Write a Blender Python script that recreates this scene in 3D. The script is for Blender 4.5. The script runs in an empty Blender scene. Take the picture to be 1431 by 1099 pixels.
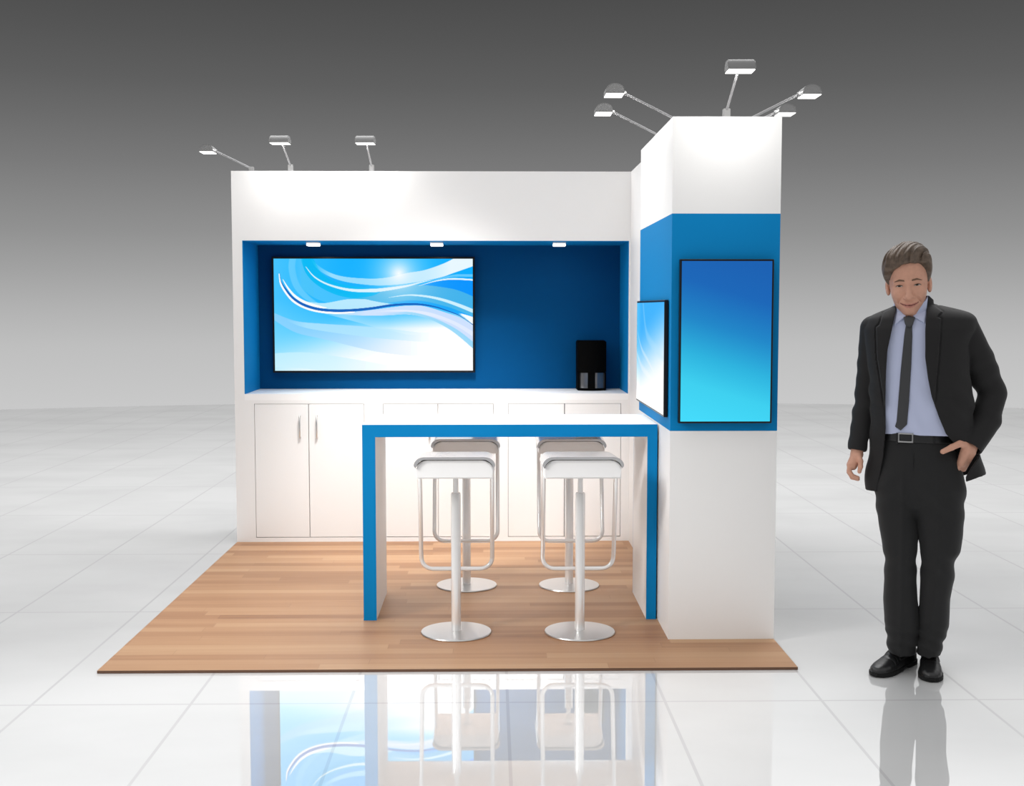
import bpy, bmesh, math, random
import numpy as np
from mathutils import Vector, Matrix

S = bpy.context.scene
COL = S.collection
PI = math.pi

# ------------------------------------------------------------------ camera
CAM = np.array([1.6823, -4.9761, 1.5419])
YAW, PITCH, FPX = 0.0174, 0.0715, 1653.9
FW = np.array([math.sin(YAW)*math.cos(PITCH), math.cos(YAW)*math.cos(PITCH), -math.sin(PITCH)])
RT = np.array([math.cos(YAW), -math.sin(YAW), 0.0])
UP = np.cross(RT, FW)
cd = bpy.data.cameras.new('camera')
cd.sensor_fit = 'HORIZONTAL'
cd.sensor_width = 36.0
cd.lens = 36.0*FPX/1431.0
cd.clip_start = 0.05
cam = bpy.data.objects.new('camera', cd)
COL.objects.link(cam)
cam.matrix_world = Matrix(((RT[0], UP[0], -FW[0], CAM[0]), (RT[1], UP[1], -FW[1], CAM[1]),
                           (RT[2], UP[2], -FW[2], CAM[2]), (0, 0, 0, 1)))
S.camera = cam

# ------------------------------------------------------------------ view, world, added fill lights
S.view_settings.view_transform = 'Standard'
S.view_settings.look = 'None'
S.view_settings.exposure = 0.0
S.view_settings.gamma = 1.0
S.view_settings.use_curve_mapping = False

def lin(*c):
    return tuple(((v/255)/12.92 if v/255 <= 0.04045 else ((v/255+0.055)/1.055)**2.4) for v in c)

W = bpy.data.worlds.new('world')
S.world = W
W.use_nodes = True
wn = W.node_tree
wn.nodes.clear()
wo = wn.nodes.new('ShaderNodeOutputWorld')
wb = wn.nodes.new('ShaderNodeBackground')
wt = wn.nodes.new('ShaderNodeTexCoord')
ws = wn.nodes.new('ShaderNodeSeparateXYZ')
wm = wn.nodes.new('ShaderNodeMapRange')
wr = wn.nodes.new('ShaderNodeValToRGB')
wn.links.new(wt.outputs['Generated'], ws.inputs[0])
wn.links.new(ws.outputs['Z'], wm.inputs['Value'])
wm.inputs['From Min'].default_value = -0.2
wm.inputs['From Max'].default_value = 0.8
wn.links.new(wm.outputs[0], wr.inputs[0])
wn.links.new(wr.outputs[0], wb.inputs[0])
wn.links.new(wb.outputs[0], wo.inputs[0])
wb.inputs[1].default_value = 1.0
SKY = [(-0.2, 205), (-0.085, 202), (-0.03, 191), (0.0, 178), (0.03, 162), (0.062, 145), (0.116, 121), (0.15, 107),
       (0.18, 95), (0.215, 85), (0.25, 76), (0.30, 200), (0.38, 235), (0.8, 240)]
el = wr.color_ramp.elements
while len(el) < len(SKY):
    el.new(0.5)
for e, (z, g) in zip(el, SKY):
    e.position = z+0.2
    v = lin(g)[0]
    e.color = (v, v, v*1.0, 1)

def area(name, loc, target, size, size_y, power, color=(1, 1, 1), parent=None, spread=PI, shape='RECTANGLE'):
    ld = bpy.data.lights.new(name, 'AREA')
    ld.shape = shape
    ld.size = size
    ld.size_y = size_y
    ld.energy = power
    ld.color = color
    ld.spread = spread
    o = bpy.data.objects.new(name, ld)
    COL.objects.link(o)
    d = Vector(target)-Vector(loc)
    o.location = loc
    o.rotation_euler = d.to_track_quat('-Z', 'Y').to_euler()
    if parent:
        o.parent = parent
        o.matrix_parent_inverse = Matrix.Translation(-parent.location)
    return o

area('overhead_fill', (1.6, 4.2, 6.8), (1.6, 4.0, 0), 12, 4, 690)  # added overhead fill with no real fixture, lifts the floor around the booth
area('rear_fill', (2.0, 11.0, 10.0), (2.0, 10.8, 0), 20, 5, 120)  # unseen light added further back to brighten the far floor
sd = bpy.data.lights.new('cabinet_fill_spot', 'SPOT')  # invented spot, put in only to whiten the cabinet fronts
sd.energy = 520
sd.spot_size = math.radians(40)
sd.spot_blend = 0.6
sd.shadow_soft_size = 0.3
sd.color = (1, 0.98, 0.96)
so = bpy.data.objects.new('cabinet_fill_spot', sd)
COL.objects.link(so)
so.location = (1.3, 1.0, 3.5)
so.rotation_euler = (Vector((1.3, 2.79, 0.5))-so.location).to_track_quat('-Z', 'Y').to_euler()
area('front_fill', (1.3, -0.6, 5.2), (1.3, 2.6, 0.6), 1.6, 1.2, 9, (1, 0.97, 0.94), spread=math.radians(75))  # added fill from high in front, brightens the booth's front faces and stools
area('side_fill', (-2.6, -2.4, 3.6), (1.75, 1.0, 0.35), 1.4, 1.4, 11, (1, 0.98, 0.96), spread=math.radians(36))  # made-up side light for the stools, inner table leg and tower side

# ------------------------------------------------------------------ materials
def nodes(name):
    m = bpy.data.materials.new(name)
    m.use_nodes = True
    nt = m.node_tree
    return m, nt, nt.nodes['Principled BSDF']

def mat(name, rgb, rough=0.5, metal=0.0, spec=0.5, noise=0.0, nscale=40, bump=0.0, coat=0.0, sheen=0.0):
    m, nt, b = nodes(name)
    b.inputs['Base Color'].default_value = (*rgb, 1)
    b.inputs['Roughness'].default_value = rough
    b.inputs['Metallic'].default_value = metal
    b.inputs['Specular IOR Level'].default_value = spec
    b.inputs['Coat Weight'].default_value = coat
    b.inputs['Sheen Weight'].default_value = sheen
    if noise or bump:
        tc = nt.nodes.new('ShaderNodeTexCoord')
        n = nt.nodes.new('ShaderNodeTexNoise')
        n.inputs['Scale'].default_value = nscale
        n.inputs['Detail'].default_value = 4
        nt.links.new(tc.outputs['Object'], n.inputs['Vector'])
        if noise:
            r = nt.nodes.new('ShaderNodeValToRGB')
            r.color_ramp.elements[0].position = 0.3
            r.color_ramp.elements[1].position = 0.7
            r.color_ramp.elements[0].color = tuple(c*(1-noise) for c in rgb)+(1,)
            r.color_ramp.elements[1].color = tuple(min(1, c*(1+noise)) for c in rgb)+(1,)
            nt.links.new(n.outputs['Fac'], r.inputs[0])
            nt.links.new(r.outputs[0], b.inputs['Base Color'])
        if bump:
            bp = nt.nodes.new('ShaderNodeBump')
            bp.inputs['Strength'].default_value = bump
            bp.inputs['Distance'].default_value = 0.002
            nt.links.new(n.outputs['Fac'], bp.inputs['Height'])
            nt.links.new(bp.outputs[0], b.inputs['Normal'])
    return m

def emit(name, rgb, strength):
    m, nt, b = nodes(name)
    nt.nodes.remove(b)
    e = nt.nodes.new('ShaderNodeEmission')
    e.inputs[0].default_value = (*rgb, 1)
    e.inputs[1].default_value = strength
    nt.links.new(e.outputs[0], nt.nodes['Material Output'].inputs[0])
    return m

def screen_mat(name):
    m, nt, b = nodes(name)
    a = nt.nodes.new('ShaderNodeVertexColor')
    a.layer_name = 'picture'
    b.inputs['Base Color'].default_value = (0.005, 0.005, 0.006, 1)
    b.inputs['Roughness'].default_value = 0.25
    b.inputs['Specular IOR Level'].default_value = 0.04
    nt.links.new(a.outputs[0], b.inputs['Emission Color'])
    b.inputs['Emission Strength'].default_value = 1.0
    return m

def math_node(nt, op, a, b=None):
    n = nt.nodes.new('ShaderNodeMath')
    n.operation = op
    for i, v in enumerate((a, b)):
        if v is None:
            continue
        if isinstance(v, (int, float)):
            n.inputs[i].default_value = v
        else:
            nt.links.new(v, n.inputs[i])
    return n.outputs[0]

def wood_mat():
    m, nt, b = nodes('wood_planks')
    L = nt.links.new
    tc = nt.nodes.new('ShaderNodeTexCoord')
    sp = nt.nodes.new('ShaderNodeSeparateXYZ')
    L(tc.outputs['Object'], sp.inputs[0])
    H, LEN = 0.076, 1.25
    yr = math_node(nt, 'DIVIDE', sp.outputs['Y'], H)
    row = math_node(nt, 'FLOOR', yr)
    w1 = nt.nodes.new('ShaderNodeTexWhiteNoise')
    w1.noise_dimensions = '1D'
    L(row, w1.inputs['W'])
    xr = math_node(nt, 'ADD', math_node(nt, 'DIVIDE', sp.outputs['X'], LEN), math_node(nt, 'MULTIPLY', w1.outputs['Value'], 7.3))
    colm = math_node(nt, 'FLOOR', xr)
    cv = nt.nodes.new('ShaderNodeCombineXYZ')
    L(colm, cv.inputs[0]); L(row, cv.inputs[1])
    w2 = nt.nodes.new('ShaderNodeTexWhiteNoise')
    w2.noise_dimensions = '2D'
    L(cv.outputs[0], w2.inputs['Vector'])
    # grain stretched along x, shifted per plank
    gv = nt.nodes.new('ShaderNodeCombineXYZ')
    L(math_node(nt, 'ADD', math_node(nt, 'MULTIPLY', sp.outputs['X'], 1.3), math_node(nt, 'MULTIPLY', w2.outputs['Value'], 31)), gv.inputs[0])
    L(math_node(nt, 'MULTIPLY', sp.outputs['Y'], 34), gv.inputs[1])
    n = nt.nodes.new('ShaderNodeTexNoise')
    n.inputs['Scale'].default_value = 1.0
    n.inputs['Detail'].default_value = 5
    n.inputs['Roughness'].default_value = 0.6
    L(gv.outputs[0], n.inputs['Vector'])
    f = math_node(nt, 'ADD', math_node(nt, 'MULTIPLY', w2.outputs['Value'], 0.58), math_node(nt, 'MULTIPLY', n.outputs['Fac'], 0.62))
    r = nt.nodes.new('ShaderNodeValToRGB')
    e = r.color_ramp.elements
    e[0].position = 0.05; e[0].color = (*lin(98, 62, 38), 1)
    e[1].position = 0.95; e[1].color = (*lin(176, 140, 106), 1)
    k = e.new(0.35); k.color = (*lin(149, 108, 76), 1)
    k = e.new(0.6); k.color = (*lin(165, 125, 91), 1)
    L(f, r.inputs[0])
    # plank seams
    fy = math_node(nt, 'FRACT', yr)
    sy = math_node(nt, 'LESS_THAN', fy, 0.03)
    fx = math_node(nt, 'FRACT', xr)
    sx = math_node(nt, 'LESS_THAN', fx, 0.002)
    seam = math_node(nt, 'MULTIPLY', math_node(nt, 'MAXIMUM', sx, sy), 0.25)
    mx = nt.nodes.new('ShaderNodeMix')
    mx.data_type = 'RGBA'
    L(seam, mx.inputs['Factor']); L(r.outputs[0], mx.inputs['A'])
    mx.inputs['B'].default_value = (*lin(96, 62, 40), 1)
    L(mx.outputs['Result'], b.inputs['Base Color'])
    b.inputs['Roughness'].default_value = 0.42
    b.inputs['Specular IOR Level'].default_value = 0.3
    return m

def tile_mat():
    m, nt, b = nodes('polished_tiles')
    L = nt.links.new
    nt.nodes.remove(b)
    tc = nt.nodes.new('ShaderNodeTexCoord')
    sp = nt.nodes.new('ShaderNodeSeparateXYZ')
    L(tc.outputs['Object'], sp.inputs[0])
    def line(axis, off, pitch, w):
        t = math_node(nt, 'FRACT', math_node(nt, 'DIVIDE', math_node(nt, 'SUBTRACT', sp.outputs[axis], off-pitch*200), pitch))
        d = math_node(nt, 'MINIMUM', t, math_node(nt, 'SUBTRACT', 1.0, t))
        return math_node(nt, 'LESS_THAN', d, w/pitch)
    g = math_node(nt, 'MAXIMUM', line('X', -0.125, 0.6232, 0.006), line('Y', -0.40, 1.43, 0.006))
    n = nt.nodes.new('ShaderNodeTexNoise')
    n.inputs['Scale'].default_value = 1.1
    n.inputs['Detail'].default_value = 6
    mp = nt.nodes.new('ShaderNodeMapping')
    mp.inputs['Scale'].default_value = (0.8, 1.3, 1)
    L(tc.outputs['Object'], mp.inputs[0]); L(mp.outputs[0], n.inputs['Vector'])
    r = nt.nodes.new('ShaderNodeValToRGB')
    r.color_ramp.elements[0].position = 0.32
    r.color_ramp.elements[0].color = (0.77, 0.77, 0.77, 1)
    r.color_ramp.elements[1].position = 0.6
    r.color_ramp.elements[1].color = (0.84, 0.84, 0.84, 1)
    L(n.outputs['Fac'], r.inputs[0])
    mx = nt.nodes.new('ShaderNodeMix')
    mx.data_type = 'RGBA'
    L(g, mx.inputs['Factor']); L(r.outputs[0], mx.inputs['A'])
    mx.inputs['B'].default_value = (0.62, 0.62, 0.62, 1)
    df = nt.nodes.new('ShaderNodeBsdfDiffuse')
    L(mx.outputs['Result'], df.inputs[0])
    gl = nt.nodes.new('ShaderNodeBsdfGlossy')
    gl.inputs['Color'].default_value = (1, 1, 1, 1)
    gl.inputs['Roughness'].default_value = 0.015
    ms = nt.nodes.new('ShaderNodeMixShader')
    L(math_node(nt, 'SUBTRACT', TILE_K, math_node(nt, 'MULTIPLY', g, 0.06)), ms.inputs[0])
    L(df.outputs[0], ms.inputs[1]); L(gl.outputs[0], ms.inputs[2])
    L(ms.outputs[0], nt.nodes['Material Output'].inputs[0])
    return m
TILE_K = 0.52

M = dict(
    white=mat('white_laminate', (0.83, 0.825, 0.82), 0.45, spec=0.3),
    top=mat('white_gloss', (0.88, 0.88, 0.88), 0.45, spec=0.3),
    blue=mat('blue_laminate', lin(10, 126, 188), 0.6, spec=0.07),
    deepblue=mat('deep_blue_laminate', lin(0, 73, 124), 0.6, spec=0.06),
    gap=mat('shadow_gap', (0.30, 0.24, 0.20), 0.8, spec=0.1),
    darkgap=mat('dark_reveal', (0.10, 0.10, 0.14), 0.8, spec=0.1),
    steel=mat('brushed_steel', (0.66, 0.65, 0.64), 0.28, 1.0),
    chrome=mat('chrome', (0.93, 0.93, 0.93), 0.2, 0.55, spec=0.5),
    satin=mat('satin_grey_seat', (0.62, 0.62, 0.63), 0.14, 0.7),
    arm=mat('arm_tube', (0.26, 0.26, 0.265), 0.5, 0.2),
    lampgrey=mat('lamp_grey', lin(126, 126, 126), 0.6, 0.0),
    black=mat('black_plastic', (0.004, 0.004, 0.005), 0.3, spec=0.3),
    blackm=mat('black_matte', (0.0012, 0.0012, 0.0012), 0.8, spec=0.05),
    face=emit('lamp_face', (1, 0.99, 0.97), 2.2),
    wood=wood_mat(), edge=mat('platform_edge', lin(96, 66, 46), 0.6), tile=tile_mat(), picture=screen_mat('screen_picture'),
)

# ------------------------------------------------------------------ mesh helpers
def bx(bm, lo, hi, bevel=0.0, seg=2):
    lo, hi = [min(a, b) for a, b in zip(lo, hi)], [max(a, b) for a, b in zip(lo, hi)]
    vs = [bm.verts.new((x, y, z)) for x in (lo[0], hi[0]) for y in (lo[1], hi[1]) for z in (lo[2], hi[2])]
    fs = [bm.faces.new([vs[i] for i in q]) for q in ((0, 1, 3, 2), (4, 6, 7, 5), (0, 4, 5, 1), (2, 3, 7, 6), (0, 2, 6, 4), (1, 5, 7, 3))]
    if bevel > 0:
        es = list({e for f in fs for e in f.edges})
        bmesh.ops.bevel(bm, geom=es, offset=bevel, segments=seg, affect='EDGES', profile=0.5)
    return bm

def tube(bm, pts, rad, n=14, caps=True):
    pts = [Vector(p) for p in pts]
    rad = rad if isinstance(rad, (list, tuple)) else [rad]*len(pts)
    rings = []
    ref = None
    for i, p in enumerate(pts):
        t = (pts[min(i+1, len(pts)-1)]-pts[max(i-1, 0)]).normalized()
        if ref is None:
            ref = Vector((0, 0, 1)) if abs(t.z) < 0.9 else Vector((1, 0, 0))
        a = (ref-t*ref.dot(t)).normalized()
        ref = a
        b = t.cross(a)
        rings.append([bm.verts.new(p+(a*math.cos(2*PI*k/n)+b*math.sin(2*PI*k/n))*rad[i]) for k in range(n)])
    for r0, r1 in zip(rings, rings[1:]):
        for k in range(n):
            f = bm.faces.new((r0[k], r0[(k+1) % n], r1[(k+1) % n], r1[k]))
            f.smooth = True
    if caps:
        bm.faces.new(rings[0][::-1])
        bm.faces.new(rings[-1])
    return bm

def lathe(bm, prof, n=40):
    """profile of (radius, z) turned about z"""
    rings = [[bm.verts.new((r*math.cos(2*PI*k/n), r*math.sin(2*PI*k/n), z)) for k in range(n)] if r > 1e-6 else [bm.verts.new((0, 0, z))] for r, z in prof]
    for r0, r1 in zip(rings, rings[1:]):
        for k in range(n):
            q = [r0[k % len(r0)], r0[(k+1) % len(r0)], r1[(k+1) % len(r1)], r1[k % len(r1)]]
            u = []
            for v in q:
                if v not in u:
                    u.append(v)
            if len(u) > 2:
                bm.faces.new(u)
    return bm

def prism(bm, outline, axis, a0, a1, bevel=0.0):
    """extrude a 2-D outline along axis (0=x,1=y,2=z)"""
    def mk(p, a):
        q = list(p)
        q.insert(axis, a)
        return bm.verts.new(q)
    A = [mk(p, a0) for p in outline]
    B = [mk(p, a1) for p in outline]
    fs = [bm.faces.new(A), bm.faces.new(B[::-1])]
    n = len(A)
    for i in range(n):
        fs.append(bm.faces.new((A[i], B[i], B[(i+1) % n], A[(i+1) % n])))
    if bevel:
        bmesh.ops.bevel(bm, geom=list({e for f in fs[:2] for e in f.edges}), offset=bevel, segments=2, affect='EDGES')
    return bm

def obj(name, bm, m, parent=None, smooth=None):
    bmesh.ops.recalc_face_normals(bm, faces=bm.faces)
    me = bpy.data.meshes.new(name)
    bm.to_mesh(me)
    bm.free()
    o = bpy.data.objects.new(name, me)
    COL.objects.link(o)
    me.materials.append(m)
    if smooth is not None:
        for p in me.polygons:
            p.use_smooth = True
        me.set_sharp_from_angle(angle=math.radians(smooth))
    if parent:
        o.parent = parent
    return o

def thing(name, label, cat, loc=(0, 0, 0), group=None):
    o = bpy.data.objects.new(name, None)
    o.empty_display_size = 0.1
    COL.objects.link(o)
    o.location = loc
    o['label'] = label
    o['category'] = cat
    if group:
        o['group'] = group
    return o

def tag(o, label, cat, group=None):
    o['label'] = label
    o['category'] = cat
    if group:
        o['group'] = group
    return o

def N():
    return bmesh.new()

def dup(root, loc, label):
    r = root.copy()
    COL.objects.link(r)
    r.location = loc
    r['label'] = label
    for ch in root.children:
        c = ch.copy()
        COL.objects.link(c)
        c.parent = r
        for g in ch.children:
            d = g.copy()
            COL.objects.link(d)
            d.parent = c
    return r

# ------------------------------------------------------------------ setting: tiled floor, back wall with niche, side wall
ZF = -0.012
D, HT, NB = 2.7876, 2.4287, 3.295          # wall front, wall height, niche back
bm = N()
lathe(bm, [(0, ZF), (22.6, ZF), (22.6, ZF-0.1), (0, ZF-0.1)], 160)
bmesh.ops.translate(bm, verts=bm.verts, vec=(2.05, -7.9, 0))
fl = obj('floor', bm, M['tile'])
fl['kind'] = 'structure'

bm = N()
bx(bm, (0, 0, ZF+0.0005), (3.0, D, 0))
pf = obj('wooden_platform', bm, M['wood'])
tag(pf, 'low oak plank platform floor under the whole booth', 'floor')
pf.data.materials.append(M['edge'])
for p in pf.data.polygons:
    if abs(p.normal.z) < 0.5:
        p.material_index = 1

NX0, NX1, NZ0, NZ1 = 0.0651, 2.5819, 0.9814, 1.9813
bm = N()
bx(bm, (NX0, NB, ZF), (NX1, 3.35, NZ1))
wall = obj('wall_back', bm, M['white'])
wall['kind'] = 'structure'
for nm, lo_, hi_ in (('header_panel', (0, D, NZ1), (3.0, 3.35, HT)), ('side_panel', (0, D, ZF), (NX0, 3.35, NZ1)), ('side_panel', (NX1, D, ZF), (3.0, 3.35, NZ1))):
    bm = N()
    bx(bm, lo_, hi_)
    obj(nm, bm, M['white'], wall)
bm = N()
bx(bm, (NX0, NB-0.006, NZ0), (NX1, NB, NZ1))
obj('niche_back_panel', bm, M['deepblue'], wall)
bm = N()
bx(bm, (NX0, D+0.001, NZ0), (NX0+0.004, NB-0.006, NZ1))
bx(bm, (NX1-0.004, D+0.001, NZ0), (NX1, NB-0.006, NZ1))
bx(bm, (NX0+0.004, D+0.001, NZ1-0.004), (NX1-0.004, NB-0.006, NZ1))
obj('niche_lining', bm, M['blue'], wall)
bm = N()
bx(bm, (2.5924, 1.5895, 0), (3.0, D, HT))
wr_ = obj('wall_right', bm, M['white'])
wr_['kind'] = 'structure'

# ------------------------------------------------------------------ cabinets and worktop
def cabinet(x0, x1, d0, dm, d1, label, gapmat):
    t = thing('cabinet', label, 'cabinet', ((x0+x1)/2, D, 0), 'base cabinets under the worktop')
    ox = (x0+x1)/2
    zt, zb = 0.9165, 0.028
    bm = N()
    # frame round the doors, flush with the wall
    bx(bm, (x0-ox, 0.0, 0), (d0-ox, 0.02, 0.94))
    bx(bm, (d1-ox, 0.0, 0), (x1-ox, 0.02, 0.94))
    bx(bm, (d0-ox, 0.0, zt), (d1-ox, 0.02, 0.94))
    bx(bm, (d0-ox, 0.0, 0), (d1-ox, 0.02, zb))
    obj('face_frame', bm, M['white'], t)
    bm = N()
    bx(bm, (x0-ox, 0.02, 0), (x1-ox, 0.5, 0.94))
    obj('body', bm, gapmat, t)
    for a, b, hx in ((d0, dm, dm-0.056), (dm, d1, dm+0.056)):
        bm = N()
        g = 0.0025
        bx(bm, (a+g-ox, 0.001, zb+0.004), (b-g-ox, 0.0195, zt-g), 0.001, 1)
        dr = obj('door', bm, M['white'], t)
        bm = N()
        h = hx-ox
        tube(bm, [(h, 0.002, 0.695), (h, -0.018, 0.695), (h, -0.026, 0.703), (h, -0.027, 0.765), (h, -0.026, 0.827), (h, -0.018, 0.835), (h, 0.002, 0.835)], 0.0058, 10)
        hd = obj('handle', bm, M['steel'], dr, 60)
        hd['label'] = 'brushed steel bar handle'
    return t
cabinet(NX0, 0.908, 0.126, 0.481, 0.847, 'white two-door cabinet at the left end, both bar handles in view', M['white'])
cabinet(0.908, 1.744, 0.969, 1.33, 1.697, 'white two-door cabinet in the middle, behind the left pair of stools', M['white'])
cabinet(1.744, NX1, 1.791, 2.164, 2.537, 'white two-door cabinet with dark door gaps, below the black speaker', M['darkgap'])
bm = N()
bx(bm, (NX0, D, 0.94), (NX1, NB, NZ0-0.0005))
tag(obj('worktop', bm, M['top']), 'long white worktop across the cabinets under the blue niche', 'worktop')

# ------------------------------------------------------------------ tower
TX, TY, TB, TH, TZ1, TZ2 = 2.5054, 0.4374, 1.589, 2.4077, 1.9721, 0.9774
tw = thing('display_tower', 'tall white column with a wide blue band, front right of booth', 'column', (TX, TY, 0))
for nm, a, b, m in (('base_panel', 0, TZ2, 'white'), ('blue_band', TZ2, TZ1, 'blue'), ('top_panel', TZ1, TH, 'white')):
    bm = N()
    bx(bm, (0, 0, a), (3.0-TX, TB-TY, b))
    obj(nm, bm, M[m], tw)

# ------------------------------------------------------------------ bar table
tb = thing('bar_table', 'white bridge-shaped bar table with bright blue edges, joined to the column', 'table', (1.049, 0.797, 0))
T1, TD, TZ, TI0, TI1, TU = 1.4485, 0.5644, 0.973, 0.064, 1.4, 0.912
E_ = 0.004
for nm, lo, hi, m in (('tabletop', (0, E_, TU), (T1, TD-E_, TZ), 'top'), ('side_panel', (0, E_, 0), (TI0, TD-E_, TU), 'white'),
                      ('side_panel', (TI1, E_, 0), (T1, TD-E_, TU), 'white')):
    bm = N()
    bx(bm, lo, hi)
    obj(nm, bm, M[m], tb)
for y in (0, TD-E_):
    bm = N()
    prism(bm, [(0, 0), (TI0, 0), (TI0, TU), (TI1, TU), (TI1, 0), (T1, 0), (T1, TZ), (0, TZ)], 1, y, y+E_)
    o = obj('edge_band', bm, M['blue'], tb)
    o['label'] = 'bright blue edge band'

# ------------------------------------------------------------------ bar stools
def make_stool(label):
    t = thing('bar_stool', label, 'bar stool', (0, 0, 0), 'bar stools at the bar table')
    bm = N()
    lathe(bm, [(0, 0), (0.166, 0), (0.168, 0.003), (0.166, 0.008), (0.10, 0.011), (0.03, 0.013), (0, 0.013)], 64)
    obj('base', bm, M['steel'], t, 40)
    bm = N()
    lathe(bm, [(0, 0.012), (0.023, 0.012), (0.023, 0.665), (0.0215, 0.671), (0.0, 0.671)], 28)
    obj('column', bm, M['chrome'], t, 40)
    bm = N()
    lathe(bm, [(0, 0.67), (0.0125, 0.67), (0.0125, 0.755), (0.0, 0.755)], 24)
    obj('piston', bm, M['chrome'], t, 40)
    bm = N()
    lathe(bm, [(0, 0.752), (0.024, 0.752), (0.024, 0.758), (0, 0.758)], 24)
    obj('mounting_flange', bm, M['steel'], t, 40)
    # footrest loop: uprights at the sides, a bar across the front (+y of the stool)
    pts = []
    xs, zt, zb, r = 0.172, 0.80, 0.278, 0.055
    pts.append((-xs, 0.02, zt))
    pts.append((-xs, 0.05, 0.70))
    pts.append((-xs, 0.12, zb+r+0.03))
    for k in range(7):
        a = PI+PI/2*k/6
        pts.append((-xs+r+r*math.cos(a), 0.135, zb+r+r*math.sin(a)))
    for k in range(7):
        a = 1.5*PI+PI/2*k/6
        pts.append((xs-r+r*math.cos(a), 0.135, zb+r+r*math.sin(a)))
    pts += [(xs, 0.12, zb+r+0.03), (xs, 0.05, 0.70), (xs, 0.02, zt)]
    bm = N()
    tube(bm, pts, 0.0105, 12)
    obj('footrest_frame', bm, M['chrome'], t, 60)
    # seat pan: an arch across the width, rear lip rolled down
    def arch(w, zlow, ztop, r, n=8):
        o = [(-w, zlow)]
        for k in range(n+1):
            a = PI-PI/2*k/n
            o.append((-w+r+r*math.cos(a), ztop-r*0.8+r*0.8*math.sin(a)))
        for k in range(n+1):
            a = PI/2-PI/2*k/n
            o.append((w-r+r*math.cos(a), ztop-r*0.8+r*0.8*math.sin(a)))
        o.append((w, zlow))
        return o
    bm = N()
    prism(bm, arch(0.176, 0.762, 0.842, 0.055), 1, -0.17, 0.19, 0.006)
    for v in bm.verts:
        if v.co.z > 0.77:
            v.co.z += 0.006-0.055*(v.co.y+0.185)
    obj('seat', bm, M['top'], t, 40)
    up = arch(0.186, 0.83, 0.858, 0.05)
    bm = N()
    outer = [(x*1.0, z) for x, z in up[1:-1]]
    inner = [(x*0.96, z-0.012) for x, z in reversed(up[1:-1])]
    prism(bm, outer+inner, 1, -0.185, 0.20, 0.002)
    for v in bm.verts:
        v.co.z += 0.006-0.055*(v.co.y+0.185)
    o = obj('seat_shell', bm, M['satin'], t, 40)
    # back rail, low: rises from the rear of the shell
    for s in (-1, 1):
        bm = N()
        tube(bm, [(s*0.172, 0.02, 0.775), (s*0.172, 0.02, 0.812)], 0.013, 14)
        obj('frame_collar', bm, M['chrome'], t, 40)
    return t
st = make_stool('bar stool in front of the table, left of the pair nearest the viewer')
st.location = (1.513, 0.575, 0)
dup(st, (2.102, 0.57, 0), 'bar stool in front of the table, nearest the white column')
b1 = dup(st, (1.543, 1.53, 0), 'bar stool behind the table, left of the two seen between the table legs')
b2 = dup(st, (2.113, 1.52, 0), 'bar stool behind the table, the right one, facing the dark-gapped cabinet')
for b in (b1, b2):
    b.rotation_euler = (0, 0, PI)

# ------------------------------------------------------------------ screens: pictures drawn on a fine grid
def smooth_curve(pts, n=240):
    p = np.array(pts, float)
    k = len(p)
    t = np.linspace(0, k-1, n)
    i = np.clip(t.astype(int), 0, k-2)
    f = (t-i)[:, None]
    p0 = p[np.maximum(i-1, 0)]; p1 = p[i]; p2 = p[i+1]; p3 = p[np.minimum(i+2, k-1)]
    return 0.5*((2*p1)+(-p0+p2)*f+(2*p0-5*p1+4*p2-p3)*f**2+(-p0+3*p1-3*p2+p3)*f**3)

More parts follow.
